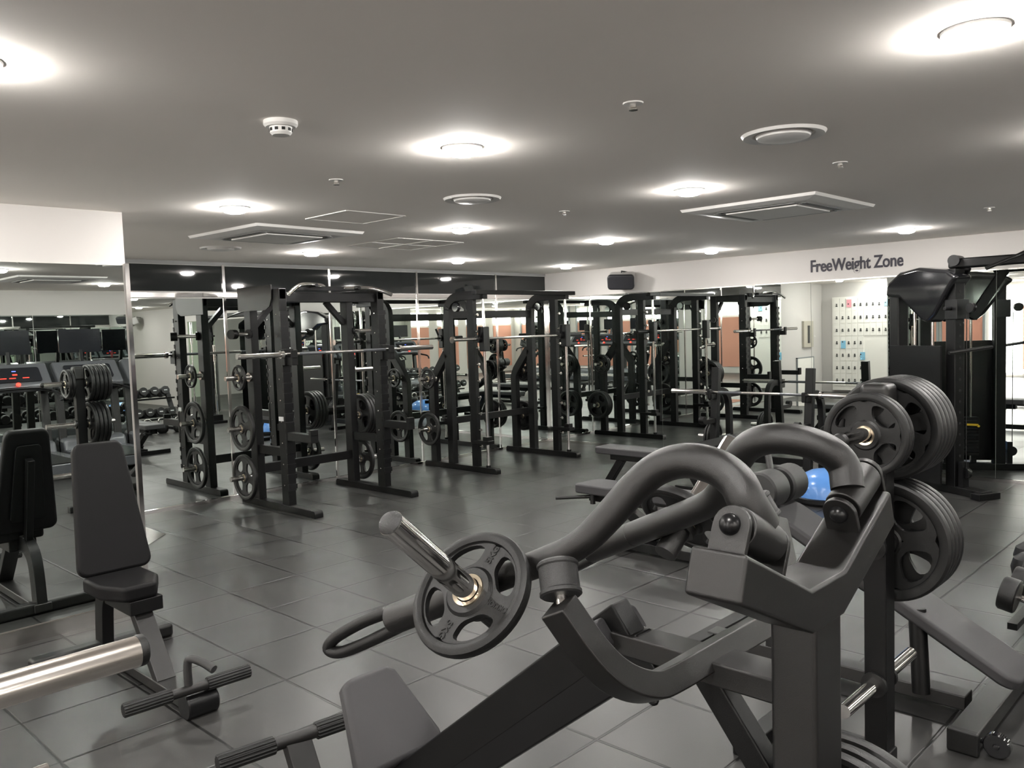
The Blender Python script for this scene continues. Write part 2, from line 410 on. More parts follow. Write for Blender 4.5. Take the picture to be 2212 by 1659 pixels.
for x, y, lab in ((2.44, 1.72, 'small sprinkler head in the ceiling nearest the large diffuser'), (2.45, 3.52, 'small sprinkler head in the ceiling above the left bench'), (4.31, 3.61, 'small sprinkler head in the ceiling at the centre of the room'),
                  (4.17, 1.71, 'small sprinkler head in the ceiling beside the right air conditioner'), (6.88, 1.73, 'small sprinkler head in the ceiling near the lettered wall')):
    if first is None:
        t = Thing('sprinkler_head', lab, 'sprinkler', (x, y, H), 'ceiling sprinkler heads')
        t.part('cover_plate', MB().lathe((0, 0, 0), (0, 0, -1), [(0, 0), (.036, 0), (.034, .004), (0, .006)], 24), 'plastic', world=False)
        t.part('nozzle', MB().lathe((0, 0, 0), (0, 0, -1), [(.012, .004), (.012, .016), (.006, .018), (.016, .022), (.016, .025), (0, .026)], 16), 'steel', world=False, label='metal nozzle')
        first = t.o; CH[first.name] = kids(first)
    else: copy_tree(first, (x, y, H), lab)
def hatch(x, y, s, lab, grid):
    t = Thing('access_panel', lab, 'panel', (x, y, H))
    h = s/2; mb = MB()
    for a, b in (((-h, -h), (h, -h)), ((h, -h), (h, h)), ((h, h), (-h, h)), ((-h, h), (-h, -h))): mb.bar((*a, -.002), (*b, -.002), .012, .006)
    t.part('frame', mb, 'plastic', world=False)
    t.part('cover', MB().box(-h+.008, h-.008, -h+.008, h-.008, -.002, .0), 'ceil', world=False)
    if grid:
        g = MB(); g.bar((0, -h, -.004), (0, h, -.004), .02, .006); g.bar((-h, 0, -.004), (h, 0, -.004), .02, .006)
        t.part('cross_bar', g, 'plastic', world=False)
hatch(3.32, 4.57, .46, 'plain square access hatch in the ceiling left of the third downlight', False)
hatch(4.68, 5.74, .72, 'square ceiling grille with a cross bar right of the left air conditioner', True)

# ------------------------------------------------------------------ wall lettering and speaker
def wall_text(body, yc, width):
    c = D.curves.new('wall_lettering', 'FONT'); c.body = body; c.size = .185; c.extrude = .003; c.offset = .0034
    c.space_character = .97
    c.align_x = 'LEFT'; c.align_y = 'BOTTOM_BASELINE'; c.materials.append(M['letter'])
    o = D.objects.new('wall_lettering', c); COL.objects.link(o)
    o.matrix_world = frame_matrix((XC-.006, yc, 2.165), (0, -1, 0), (0, 0, 1), (-1, 0, 0))
    bpy.context.view_layer.update()
    k = width/o.dimensions.x
    o.matrix_world = frame_matrix((XC-.006, yc, 2.165), (0, -k, 0), (0, 0, 1), (-1, 0, 0))
    return to_mesh(o)
o = wall_text('FreeWeight Zone', 4.066, .985)
tag(o, 'dark FreeWeight Zone lettering on the white wall above the mirrors', 'sign')
t = Thing('wall_speaker', 'black loudspeaker with grey back mounted high on the lettered wall', 'speaker', (8.9, 6.5, 2.2), None)
ex = V((.42, -.90, -.05)).normalized(); ez = V((-.78, -.40, -.30)).normalized(); ex = (ex-ez*ex.dot(ez)).normalized(); ey = ez.cross(ex)
def speaker(t, c, par=None):
    t.part('cabinet', MB().prism(rrect(.335, .185, .03), V(c)-ez*.11, ex, ey, ez, .15), 'speaker_grey', bevel=.01, label='grey cabinet back')
    t.part('grille', MB().prism(rrect(.345, .195, .045), V(c)+ez*.02, ex, ey, ez, .075), 'speaker', bevel=.02, seg=3, label='black front grille')
    t.part('bracket', MB().tube([V(c)-ez*.02, V(c)-ez*.02+V((.0, 0, .12)), V((XC-.01, c[1]-.05, c[2]+.10))], .008, 8), 'black')
speaker(t, (8.87, 6.50, 2.22))
t = Thing('wall_speaker', 'second black loudspeaker further along the wall, seen only in the mirror', 'speaker', (8.9, -6.0, 2.2))
speaker(t, (8.87, -6.0, 2.15))

# ------------------------------------------------------------------ weight plates
PL = {}
def plate_proto(R):
    """rubber grip plate lying in the local YZ plane, axis along X, thickness +-T"""
    key = round(R, 3)
    T = .016 if R > .17 else .013
    root = D.objects.new('weight_plate', None); COL.objects.link(root); root.empty_display_size = .1
    mb = MB(); hub = .048; ri = R*.80
    rp = [(ri, -T*.35), (ri+.004, -T*.9), (ri+.012, -T*1.15), (R-.010, -T*1.15), (R-.002, -T*.8), (R, -T*.3), (R, T*.3), (R-.002, T*.8), (R-.010, T*1.15), (ri+.012, T*1.15), (ri+.004, T*.9), (ri, T*.35), (ri, -T*.35)]
    mb.lathe((0, 0, 0), (1, 0, 0), rp, 56)
    mb.lathe((0, 0, 0), (1, 0, 0), [(.026, -T), (hub, -T*1.05), (hub+.006, -T*.55), (hub+.006, T*.55), (hub, T*1.05), (.026, T), (.026, -T)], 36)
    NS = 4; t2 = T*.55
    r1 = hub; r2 = ri+.004
    for q in range(NS):
        a0 = 2*PI*q/NS+.2; a1 = a0+2*PI/NS; am = (a0+a1)/2; K = 28
        outer = []; inner = []
        for k in range(K):
            th = 2*PI*k/K; c, s_ = math.cos(th), math.sin(th)
            m_ = max(abs(c), abs(s_)); ox, oy = c/m_, s_/m_
            outer.append((am+ox*(a1-a0)/2, (r1+r2)/2+oy*(r2-r1)/2))
            n_ = 3.0; d_ = (abs(c)**n_+abs(s_)**n_)**(1/n_)
            hx, hy = c/d_, s_/d_
            rr = (r1+r2)/2+(r2-r1)*.04+hy*(r2-r1)*.36
            wa = (a1-a0)/2*(.62+.10*hy)
            inner.append((am+hx*wa, rr))
        P = lambda ar, x: (x, ar[1]*math.cos(ar[0]), ar[1]*math.sin(ar[0]))
        vo1 = [mb.bm.verts.new(P(v, t2)) for v in outer]; vi1 = [mb.bm.verts.new(P(v, t2)) for v in inner]
        vo2 = [mb.bm.verts.new(P(v, -t2)) for v in outer]; vi2 = [mb.bm.verts.new(P(v, -t2)) for v in inner]
        for k in range(K):
            k2 = (k+1) % K
            mb.bm.faces.new((vo1[k], vo1[k2], vi1[k2], vi1[k])); mb.bm.faces.new((vo2[k2], vo2[k], vi2[k], vi2[k2]))
            mb.bm.faces.new((vi1[k], vi1[k2], vi2[k2], vi2[k]))
    mb.done('plate_body', 'rubber', root)
    h = MB().lathe((0, 0, 0), (1, 0, 0), [(.0262, -T-.002), (.034, -T-.003), (.036, -T*.8), (.036, T*.8), (.034, T+.003), (.0262, T+.002), (.0262, -T-.002)], 32).done('hub_ring', 'brass', root)
    h['label'] = 'metal centre ring'
    PL[key] = (root, T, False); CH[root.name] = kids(root)
    return key
def plate(R, c, axis, label, group, spin=0., along=None):
    key = round(R, 3)
    if key not in PL: plate_proto(R)
    root, T, used = PL[key]
    a = V(axis).normalized(); y = a.orthogonal().normalized(); z = a.cross(y)
    y2 = y*math.cos(spin)+z*math.sin(spin)
    if along is not None:
        v = V(along); v = (v-a*v.dot(a)).normalized(); y2 = v*math.cos(.2)-a.cross(v)*math.sin(.2)
    z2 = a.cross(y2)
    mw = frame_matrix(c, a, y2, z2)
    if used: o = copy_tree(root, mw=mw)
    else:
        o = root; o.matrix_world = mw; PL[key] = (root, T, True)
    o['label'] = label; o['category'] = 'weight plate'; o['group'] = group
    return o
def stack(R, c0, axis, n_, label, group, gap=.004):
    a = V(axis).normalized(); names = ['innermost', 'second', 'third', 'fourth', 'fifth', 'sixth']
    T = .016 if R > .17 else .013
    for k in range(n_):
        nm = 'outermost' if (k == n_-1 and n_ > 1) else names[k]
        lb = label if n_ == 1 else '%s, %s of %d' % (label, nm, n_)
        plate(R, V(c0)+a*(k*(2*T*1.15+gap)), axis, lb, group, spin=random.random()*6)

# ------------------------------------------------------------------ power rack
t = Thing('power_rack', 'black power rack with notched posts and chrome pull-up bar before the mirrors', 'power rack', (4.7, 7.1, 0))
FX = (4.14, 5.26)
def foot_poly(y0, y1, h):
    pts = []
    for cy, s_ in ((y0, -1), (y1, 1)):
        for k in range(5):
            a = PI/2*k/4
            pts.append((cy-s_*.03+s_*.03*math.sin(a if s_ < 0 else PI/2-a), h-.03+.03*math.cos(a if s_ < 0 else PI/2-a)))
    # order: left corner from top to side, then right
    L = [(y0+.03-.03*math.sin(PI/2*k/4), h-.03+.03*math.cos(PI/2*k/4)) for k in range(5)]
    R_ = [(y1-.03+.03*math.sin(PI/2*k/4), h-.03+.03*math.cos(PI/2*k/4)) for k in range(5)]
    return L[::-1]+R_+[(y1, 0), (y0, 0)]
for i, x in enumerate(FX):
    t.part('base_foot', MB().prism(foot_poly(6.45, 7.76, .065), (x-.045, 0, 0), (0, 1, 0), (0, 0, 1), (1, 0, 0), .09), 'black', bevel=.004)
    t.part('front_post', MB().box(x-.04, x+.04, 6.88, 7.00, .06, 2.09), 'black', bevel=.006)
    t.part('rear_post', MB().box(x-.04, x+.04, 7.42, 7.54, .06, 2.09), 'black', bevel=.006)
    nb = MB()
    for k in range(18):
        z = .22+k*.095
        nb.box(x-.046, x+.046, 6.862, 6.882, z, z+.045)
    nb.box(x-.040, x+.040, 6.872, 6.881, .20, 1.88)
    t.part('notch_strip', nb, 'black2')
    sd = -1 if i == 0 else 1
    st = MB()
    for k in range(9): st.lathe((x+sd*.04, 6.94, .25+k*.2), (sd, 0, 0), [(.009, 0), (.009, .005), (.004, .009), (0, .009)], 10)
    for k in range(9): st.lathe((x-.04, 6.94, .25+k*.2), (-1, 0, 0), [(.009, 0), (.009, .005), (.004, .009), (0, .009)], 10)
    t.part('bolt_row', st, 'steel', label='round bolt heads')
    t.part('top_side_beam', MB().box(x-.035, x+.035, 6.88, 7.54, 1.99, 2.09), 'black', bevel=.005)
    t.part('side_beam', MB().bar((x, 7.0, .56), (x, 7.42, .56), .05, .08), 'black')
    t.part('j_hook', MB().box(x-.05, x+.05, 6.82, 6.88, 1.38, 1.53).box(x-.03, x+.03, 6.72, 6.84, 1.38, 1.455).box(x-.03, x+.03, 6.72, 6.745, 1.44, 1.52), 'black', bevel=.004)
    t.part('safety_arm', MB().box(x-.04, x+.04, 6.46, 6.90, .68, .755).box(x-.045, x+.045, 6.855, 6.89, .55, .85).box(x-.04, x+.04, 6.46, 6.50, .74, .80), 'black', bevel=.005)
    for k, z in enumerate((1.262, .770, .290)):
        hn = MB().cyl((x+sd*.04, 7.48, z), (x+sd*.06, 7.48, z), .045).cyl((x+sd*.04, 7.48, z), (x+sd*.30, 7.48, z), .0245)
        t.part('storage_horn', hn, 'steel', label='chrome storage peg')
    t.part('dip_handle', MB().cyl((x+sd*.05, 7.44, 1.68), (x+sd*.25, 7.36, 1.68), .02), 'chrome', label='short chrome handle')
    t.part('handle_collar', MB().cyl((x+sd*.23, 7.37, 1.68), (x+sd*.29, 7.345, 1.68), .045).cyl((x+sd*.04, 7.445, 1.68), (x+sd*.06, 7.437, 1.68), .045), 'black')
for yy, z in ((6.94, 2.01), (7.48, 2.03), (7.48, .355)):
    t.part('cross_beam', MB().box(FX[0]+.04, FX[1]-.04, yy-.03, yy+.03, z-.045, z+.045), 'black', bevel=.004)
for sx, x in ((1, FX[0]), (-1, FX[1])):
    t.part('gusset_brace', MB().bar((x+sx*.04, 7.48, 1.76), (x+sx*.26, 7.48, 1.99), .05, .05, (0, 1, 0)), 'black')
t.part('side_plate', MB().prism([(6.99, 2.13), (7.62, 2.13), (7.62, 1.90), (7.10, 1.90), (7.03, 1.93), (6.99, 2.0)], (FX[0]-.055, 0, 0), (0, 1, 0), (0, 0, 1), (1, 0, 0), .012), 'gunmetal', bevel=.003)
pu = catmull([(4.12, 6.74, 2.03), (4.22, 6.78, 2.09), (4.34, 6.84, 2.125), (4.56, 6.90, 2.125), (4.62, 6.92, 2.11)], 5)
t.part('pull_up_bar', MB().tube(pu, .019, 14), 'chrome', label='chrome pull-up handle')
pu = catmull([(5.30, 6.74, 2.03), (5.20, 6.78, 2.07), (5.09, 6.84, 2.10), (4.88, 6.90, 2.10), (4.82, 6.92, 2.10)], 5)
t.part('pull_up_bar', MB().tube(pu, .019, 14), 'chrome', label='chrome pull-up handle')
t.part('pull_up_mount', MB().bar((4.30, 6.92, 2.095), (5.12, 6.92, 2.095), .05, .04).cyl((4.46, 6.80, 2.12), (4.46, 7.0, 2.12), .017).cyl((4.95, 6.80, 2.10), (4.95, 7.0, 2.10), .017), 'black')
st = MB().box(FX[0]-.052, FX[0]-.041, 6.90, 6.97, .86, .90); t.part('sticker', st, 'paper', label='small white sticker')
G = 'plates stored on the power rack'
plate(.125, (3.98, 7.48, 1.262), (1, 0, 0), 'small grip plate on the top peg at the left of the power rack', G, 0)
plate(.225, (3.99, 7.48, .770), (1, 0, 0), 'large grip plate on the middle peg at the left of the power rack', G, .3)
plate(.225, (3.99, 7.48, .290), (1, 0, 0), 'large grip plate on the lowest peg at the left of the power rack', G, .7)
stack(.225, (5.37, 7.48, .770), (1, 0, 0), 4, 'large plate on the right middle peg of the power rack', G)
plate(.225, (5.37, 7.48, .290), (1, 0, 0), 'large grip plate on the lowest peg at the right of the power rack', G, .4)

def barbell(name, label, c, axis, L=2.2, group=None):
    c = V(c); a = V(axis).normalized()
    t = Thing(name, label, 'barbell', tuple(c), group)
    s = L/2
    t.part('shaft', MB().cyl(c-a*(s-.42), c+a*(s-.42), .014, 16), 'steel')
    for k in (-1, 1):
        t.part('sleeve', MB().cyl(c+a*k*(s-.43), c+a*k*s, .0249, 24), 'chrome', label='polished sleeve')
        t.part('collar', MB().cyl(c+a*k*(s-.455), c+a*k*(s-.425), .036, 24), 'chrome')
        t.part('grip_band', MB().cyl(c+a*k*.22, c+a*k*.50, .0146, 16), 'silver', label='knurled grip section')
    return t
barbell('barbell', 'chrome barbell racked across the front of the power rack', (4.72, 6.78, 1.482), (1, 0, 0), 2.24)

# ------------------------------------------------------------------ Smith machine
t = Thing('smith_machine', 'tall black Smith machine with chrome guide rods by the far corner', 'Smith machine', (7.38, 7.3, 0))
SX = (6.66, 8.10)
for i, x in enumerate(SX):
    sd = -1 if i == 0 else 1
    t.part('base_foot', MB().prism(foot_poly(6.66, 7.90, .065), (x-.04, 0, 0), (0, 1, 0), (0, 0, 1), (1, 0, 0), .08), 'black', bevel=.004)
    pr = [(-.035, -.05), (.035, -.05), (.035, .05), (-.035, .05)]
    path = catmull([(x, 7.42, .06), (x, 7.42, 1.0), (x, 7.42, 1.80), (x, 7.39, 1.95), (x, 7.28, 2.03), (x, 7.1, 2.045), (x, 6.78, 2.045)], 6)
    t.part('column', MB().sweep(path, [(-.05, -.035), (.05, -.035), (.05, .035), (-.05, .035)], fixed=(1, 0, 0)), 'black', bevel=.006)
    t.part('rear_leg', MB().sweep([(x, 7.73, .06), (x, 7.73, 1.02), (x, 7.69, 1.10), (x, 7.46, 1.38)], [(-.05, -.035), (.05, -.035), (.05, .035), (-.05, .035)], fixed=(1, 0, 0)), 'black', bevel=.005)
    t.part('front_post', MB().box(x-.03, x+.03, 6.96, 7.06, .06, 2.02), 'black', bevel=.005)
    hk = MB()
    for k in range(9): hk.lathe((x, 6.955, .3+k*.19), (0, -1, 0), [(.012, 0), (.012, .03), (.018, .032), (.018, .04), (0, .042)], 12)
    t.part('stop_peg', hk, 'steel', label='row of small steel stop pegs')
    t.part('guide_rod', MB().cyl((x, 6.82, .06), (x, 6.82, 2.03), .017, 20), 'chrome', label='chrome guide rod')
    t.part('rod_socket', MB().cyl((x, 6.82, .06), (x, 6.82, .09), .028), 'black')
    t.part('carriage', MB().box(x-.045, x+.045, 6.775, 6.865, 1.40, 1.68), 'black2', bevel=.01)
    t.part('safety_stop', MB().box(x-.05, x+.05, 6.76, 7.05, .335, .375).box(x-.04, x+.04, 6.78, 6.86, .33, .42), 'black', bevel=.004)
    for yy, z in ((7.30, 1.99), (7.06, 1.99)):
        t.part('pulley', MB().lathe((x-.025, yy-.03, z-.07), (1, 0, 0), [(0, 0), (.05, 0), (.055, .01), (.045, .025), (.055, .04), (.05, .05), (0, .05)], 24), 'gloss', label='glossy black pulley')
    for z, R_, yy in ((1.08, .0245, 7.66), (.47, .0245, 7.70)):
        t.part('storage_horn', MB().cyl((x+sd*.035, yy, z), (x+sd*.055, yy, z), .04).cyl((x+sd*.035, yy, z), (x+sd*.28, yy, z), R_), 'steel', label='chrome storage peg')
t.part('top_beam', MB().box(SX[0]-.16, SX[1]+.14, 6.76, 6.83, 2.045, 2.095), 'black', bevel=.005)
t.part('cross_beam', MB().box(SX[0], SX[1], 7.40, 7.46, 1.79, 1.88), 'black', bevel=.004)
t.part('cross_beam', MB().box(SX[0], SX[1], 7.50, 7.56, .52, .60), 'black', bevel=.004)
t.part('bar', MB().cyl((6.66, 6.86, 1.545), (8.10, 6.86, 1.545), .0145, 16), 'steel', label='steel lifting bar')
t.part('bar_sleeve', MB().cyl((6.22, 6.86, 1.545), (6.60, 6.86, 1.545), .02, 20).cyl((6.20, 6.86, 1.545), (6.23, 6.86, 1.545), .036), 'chrome', label='chrome end sleeve')
t.part('bar_sleeve', MB().cyl((8.16, 6.86, 1.545), (8.44, 6.86, 1.545), .024, 20), 'black2')
for x in (6.6, 8.02):
    t.part('lock_hook', MB().cyl((x-.02, 6.86, 1.545), (x+.03, 6.86, 1.545), .045).bar((x, 6.84, 1.55), (x-.03, 6.80, 1.68), .03, .025), 'black2')
G = 'plates stored on the Smith machine'
stack(.12, (6.52, 7.66, 1.08), (-1, 0, 0), 1, 'small grip plate on the upper left peg of the Smith machine', G)
stack(.20, (6.54, 7.70, .47), (-1, 0, 0), 1, 'large grip plate on the lower left peg of the Smith machine', G)
stack(.14, (8.20, 7.66, 1.08), (1, 0, 0), 2, 'small grip plate on the upper right peg of the Smith machine', G)
stack(.20, (8.20, 7.70, .47), (1, 0, 0), 3, 'large grip plate on the lower right peg of the Smith machine', G)

# ------------------------------------------------------------------ bench press station
t = Thing('bench_press_rack', 'black bench press station with angled uprights facing the lettered wall', 'bench press', (7.9, 4.28, 0))
for yy, sd in ((4.83, 1), (3.74, -1)):
    t.part('upright', MB().bar((8.24, yy, 0.03), (8.34, yy, 1.14), .07, .085, (0, 1, 0)), 'black', bevel=.006)
    t.part('bar_hook', MB().bar((8.33, yy, .82), (8.18, yy, .82), .06, .05).bar((8.185, yy, .80), (8.185, yy, .90), .06, .04, (0, 1, 0)), 'black', bevel=.006)
    t.part('spotter_hook', MB().bar((8.28, yy, .55), (8.02, yy, .55), .06, .05).cyl((8.02, yy-.03, .575), (8.02, yy+.03, .575), .04), 'black', bevel=.004)
    t.part('curved_brace', MB().sweep(catmull([(8.32, yy, .86), (8.45, yy, .87), (8.56, yy, .80), (8.60, yy, .6), (8.60, yy, .03)], 6), [(-.035, -.03), (.035, -.03), (.035, .03), (-.035, .03)], fixed=(0, 1, 0)), 'black', bevel=.004)
    t.part('base_foot', MB().box(8.15, 8.68, yy-.035, yy+.035, 0, .05), 'black', bevel=.004)
    t.part('storage_horn', MB().cyl((8.44, yy, .34), (8.44, yy+sd*.30, .34), .0245).box(8.27, 8.60, yy-.03, yy+.03, .31, .37), 'steel')
t.part('cross_beam', MB().box(8.24, 8.30, 3.74, 4.83, .12, .20), 'black', bevel=.004)
t.part('pad_beam', MB().box(7.0, 8.26, 4.25, 4.31, .33, .39), 'black', bevel=.004)
t.part('bench_pad', MB().prism(rrect(1.30, .28, .04), (7.50, 4.28, .395), (1, 0, 0), (0, 1, 0), (0, 0, 1), .065), 'vinyl', bevel=.012, seg=3)
t.part('front_leg', MB().bar((7.05, 4.28, 0.02), (7.15, 4.28, .34), .06, .06).box(7.0, 7.08, 4.02, 4.54, 0, .05), 'black', bevel=.004)
barbell('barbell', 'long chrome barbell resting on the bench press hooks', (8.22, 4.24, .872), (0, 1, 0), 2.2)
G = 'plates stored low on the bench press'
stack(.17, (8.44, 4.93, .34), (0, 1, 0), 2, 'grip plate on the left low peg of the bench press station', G)
stack(.20, (8.44, 3.64, .34), (0, -1, 0), 2, 'grip plate on the right low peg of the bench press station', G)

# ------------------------------------------------------------------ flat and adjustable benches
t = Thing('flat_bench', 'black flat bench with a slanted leg in front of the Smith machine', 'bench', (6.63, 4.5, 0))
t.part('bench_pad', MB().prism(rrect(.27, 1.25, .05), (6.63, 4.53, .385), (1, 0, 0), (0, 1, 0), (0, 0, 1), .065), 'vinyl_grey', bevel=.012, seg=3)
t.part('frame', MB().box(6.59, 6.67, 4.0, 5.02, .32, .385), 'black', bevel=.004)
t.part('leg', MB().bar((6.63, 4.90, .33), (6.63, 5.12, .02), .07, .07, (1, 0, 0)).box(6.40, 6.86, 5.08, 5.15, 0, .05), 'black', bevel=.004)
t.part('leg', MB().bar((6.63, 4.15, .33), (6.63, 3.95, .02), .07, .07, (1, 0, 0)).box(6.40, 6.86, 3.92, 3.99, 0, .05), 'black', bevel=.004)
t = Thing('adjustable_bench', 'black adjustable bench with a side handle behind the curved arm', 'bench', (5.0, 3.4, 0))
t.part('seat_pad', MB().prism(rrect(.30, .36, .04), (5.02, 3.89, .38), (1, 0, 0), (0, 1, 0), (0, 0, 1), .07), 'vinyl_grey', bevel=.014, seg=3)
t.part('back_pad', MB().prism(rrect(.29, .84, .04), (5.02, 3.26, .38), (1, 0, 0), (0, 1, 0), (0, 0, 1), .07), 'vinyl_grey', bevel=.014, seg=3)
t.part('frame', MB().box(4.97, 5.07, 2.95, 4.0, .31, .38).bar((5.02, 3.75, .33), (5.02, 3.35, .06), .08, .08, (1, 0, 0)).bar((5.02, 3.1, .33), (5.02, 3.5, .06), .08, .08, (1, 0, 0)), 'black', bevel=.004)
t.part('base_beam', MB().box(4.86, 4.98, 2.75, 3.85, .02, .085).box(4.70, 5.30, 3.80, 3.88, 0, .06).box(4.75, 5.25, 2.72, 2.80, 0, .06), 'black', bevel=.004)
t.part('handle', MB().cyl((4.95, 3.96, .35), (4.79, 4.18, .34), .014, 12).cyl((4.93, 3.93, .30), (4.93, 3.93, .38), .02), 'rubber')

# ------------------------------------------------------------------ decline bench
t = Thing('decline_bench', 'black decline sit-up bench with foam rollers and transport wheel, at right', 'bench', (3.73, 1.4, 0))
lo = V((3.78, .80, .185)); hi = V((3.78, 1.86, .765)); dd = (hi-lo).normalized(); nn = V((-1, 0, 0)).cross(dd)
if nn.z < 0: nn = -nn
t.part('bench_pad', MB().prism(rrect(.28, (hi-lo).length, .07), (lo+hi)/2-nn*.05, (1, 0, 0), dd, nn, .055), 'vinyl_grey', bevel=.016, seg=3)
t.part('pad_frame', MB().bar(lo+dd*.20-nn*.075, hi+dd*.10-nn*.075, .06, .05, nn), 'black', bevel=.004)
rc = V((3.765, 1.87, .845))
for k in (-1, 1): t.part('foam_roller', MB().lathe(rc+V((k*.02, 0, 0)), (k, 0, 0), [(0, 0), (.082, 0), (.091, .012), (.091, .145), (.082, .155), (0, .16)], 32), 'rubber_grey')
t.part('roller_axle', MB().cyl(rc-V((.06, 0, 0)), rc+V((.06, 0, 0)), .04).bar(hi-nn*.06, rc, .05, .05, (1, 0, 0)), 'black')
t.part('lever', MB().tube(catmull([rc+V((-.03, 0, .03)), rc+V((.02, .04, .10)), rc+V((.09, .10, .26))], 5), .017, 12), 'gunmetal', label='short grey lever')
rc2 = V((3.55, 1.95, .34))
t.part('front_leg', MB().bar((3.70, 1.85, .06), (3.78, 1.88, .62), .06, .08, (1, 0, 0)), 'black', bevel=.004)
t.part('support_post', MB().cyl((3.66, 1.17, .05), (3.70, 1.20, .40), .036, 20), 'black')
t.part('base_beam', MB().box(3.66, 3.76, 1.0, 2.2, .02, .08), 'gunmetal', bevel=.005)
t.part('cross_foot', MB().box(3.34, 4.12, .87, .97, .015, .085), 'gunmetal', bevel=.006)
t.part('end_cap', MB().box(3.325, 3.36, .865, .975, .0, .09), 'rubber', bevel=.008)
t.part('rear_foot', MB().box(3.42, 4.05, 2.16, 2.24, .015, .075), 'black', bevel=.004)
t.part('wheel', MB().lathe((3.40, .815, .047), (-1, 0, 0), [(0, 0), (.042, 0), (.047, .006), (.047, .030), (.042, .036), (.012, .036), (.009, .042), (0, .044)], 32).cyl((3.38, .815, .047), (3.38, .88, .05), .01), 'gloss', label='glossy black transport wheel')

# ------------------------------------------------------------------ blue balance dome
t = Thing('balance_dome', 'blue rubber half-ball balance trainer on the floor behind the curved arm', 'balance trainer', (7.35, 3.15, 0))
t.part('dome', MB().lathe((7.35, 3.15, .06), (0, 0, 1), [(.30, 0), (.295, .06), (.27, .12), (.22, .175), (.14, .215), (.06, .23), (0, .232)], 48), 'blue')
t.part('platform', MB().lathe((7.35, 3.15, 0), (0, 0, 1), [(0, 0), (.30, 0), (.315, .02), (.315, .055), (.30, .062), (0, .062)], 48), 'black2', label='black base platform')

# ------------------------------------------------------------------ cable tower
def cable_tower(F, B, label, beam):
    F = V((*F, 0)); Bk = V((*B, 0)); d = (Bk-F).normalized(); sdir = V((-d.y, d.x, 0))
    if sdir.y < 0: sdir = -sdir
    t = Thing('cable_tower', label, 'cable machine', tuple((F+Bk)/2), 'cable crossover towers')
    Z = lambda z: V((0, 0, z))
    t.part('front_column', MB().bar(F+Z(.06), F+Z(2.06), .11, .11, sdir), 'black', bevel=.008)
    nb = MB()
    for k in range(17): nb.lathe(F-d*.056+Z(.25+k*.1), -d, [(.012, 0), (.012, .003), (0, .003)], 10)
    t.part('hole_row', nb, 'engrave')
    t.part('rear_column', MB().bar(Bk+Z(.06), Bk+Z(1.86), .13, .13, sdir), 'black', bevel=.02)
    t.part('base_beam', MB().bar(F-d*.36+Z(.035), Bk+d*.1+Z(.035), .12, .07), 'black', bevel=.006)
    t.part('base_foot', MB().bar(F-d*.34-sdir*.12+Z(.03), F-d*.34+sdir*.12+Z(.03), .10, .06), 'black', bevel=.006)
    L = (Bk-F).length
    pts = [(-.12, 1.98), (.0, 2.05), (L*.5, 2.10), (L*.85, 2.07), (L+.06, 1.97), (L+.08, 1.84), (L*.85, 1.82), (L*.45, 1.60), (L*.34, 1.57), (L*.22, 1.64), (-.05, 1.92)]
    t.part('pulley_housing', MB().prism(pts, F-sdir*.10, d, (0, 0, 1), sdir, .20), 'gloss', bevel=.035, seg=4, label='glossy black pulley housing')
    t.part('link_arm', MB().bar(F-d*.02-sdir*.12+Z(2.08), F+d*L*.40-sdir*.12+Z(1.60), .025, .09, d), 'black', bevel=.006)
    for k in (.38, .70):
        t.part('guide_rod', MB().cyl(F+d*L*k+Z(.1), F+d*L*k+Z(1.85), .014, 14), 'chrome', label='chrome guide rod')
    sh = MB()
    sh.bar(F+d*(L*.5)+sdir*.13+Z(.08), F+d*(L*.5)+sdir*.13+Z(1.36), .02, L*.92, d)
    t.part('stack_shroud', sh, 'black2')
    for k in range(12):
        z = .17+k*.034
        t.part('stack_weight', MB().bar(F+d*L*.28+Z(z), F+d*L*.80+Z(z), .10, .031), 'black2', bevel=.002)
    t.part('selector_pin', MB().cyl(F+d*L*.30-sdir*.05+Z(.47), F+d*L*.30-sdir*.09+Z(.47), .012, 10).bar(F+d*L*.30-sdir*.06+Z(.48), F+d*L*.46-sdir*.06+Z(.485), .02, .02), 'yellow', label='yellow selector pin')
    t.part('stack_feet', MB().bar(F+d*L*.34+Z(.06), F+d*L*.34+Z(.17), .05, .05, sdir).bar(F+d*L*.72+Z(.06), F+d*L*.72+Z(.17), .05, .05, sdir), 'black2')
    c = F-d*.02+Z(1.70)
    t.part('pulley_carriage', MB().bar(c-Z(.10), c+Z(.08), .14, .14, sdir).lathe(c-d*.16-sdir*.02, sdir, [(0, 0), (.045, 0), (.04, .02), (.045, .04), (0, .04)], 24).cyl(c-sdir*.05, c+sdir*.14, .018), 'black2', bevel=.004)
    t.part('cable', MB().cyl(F-d*.13+Z(1.65), F-d*.13+Z(.15), .004, 8), 'rubber')
    t.part('adjust_handle', MB().cyl(F-d*.10-sdir*(-.17)+Z(1.30), F-d*.16-sdir*.26+Z(1.34), .016, 12), 'rubber')
    t.part('floor_pulley', MB().lathe(F-d*.12-sdir*.03+Z(.20), sdir, [(0, 0), (.05, 0), (.045, .02), (.05, .04), (0, .04)], 24).bar(F-d*.10+Z(.06), F-d*.10+Z(.30), .05, .07, sdir), 'black2')
    return t
cable_tower((8.33, 2.37), (8.67, 2.98), 'tall black cable tower with glossy housing against the lettered wall', True)
cable_tower((8.33, -.90), (8.67, -1.50), 'second black cable tower further right, seen only in the mirror', False)
t = Thing('crossover_beam', 'black overhead beam with a pull-up handle joining the cable towers', 'beam', (8.33, .7, 2.1))
t.part('beam', MB().box(8.28, 8.38, -.9, 2.42, 2.06, 2.15), 'black', bevel=.02, seg=3)
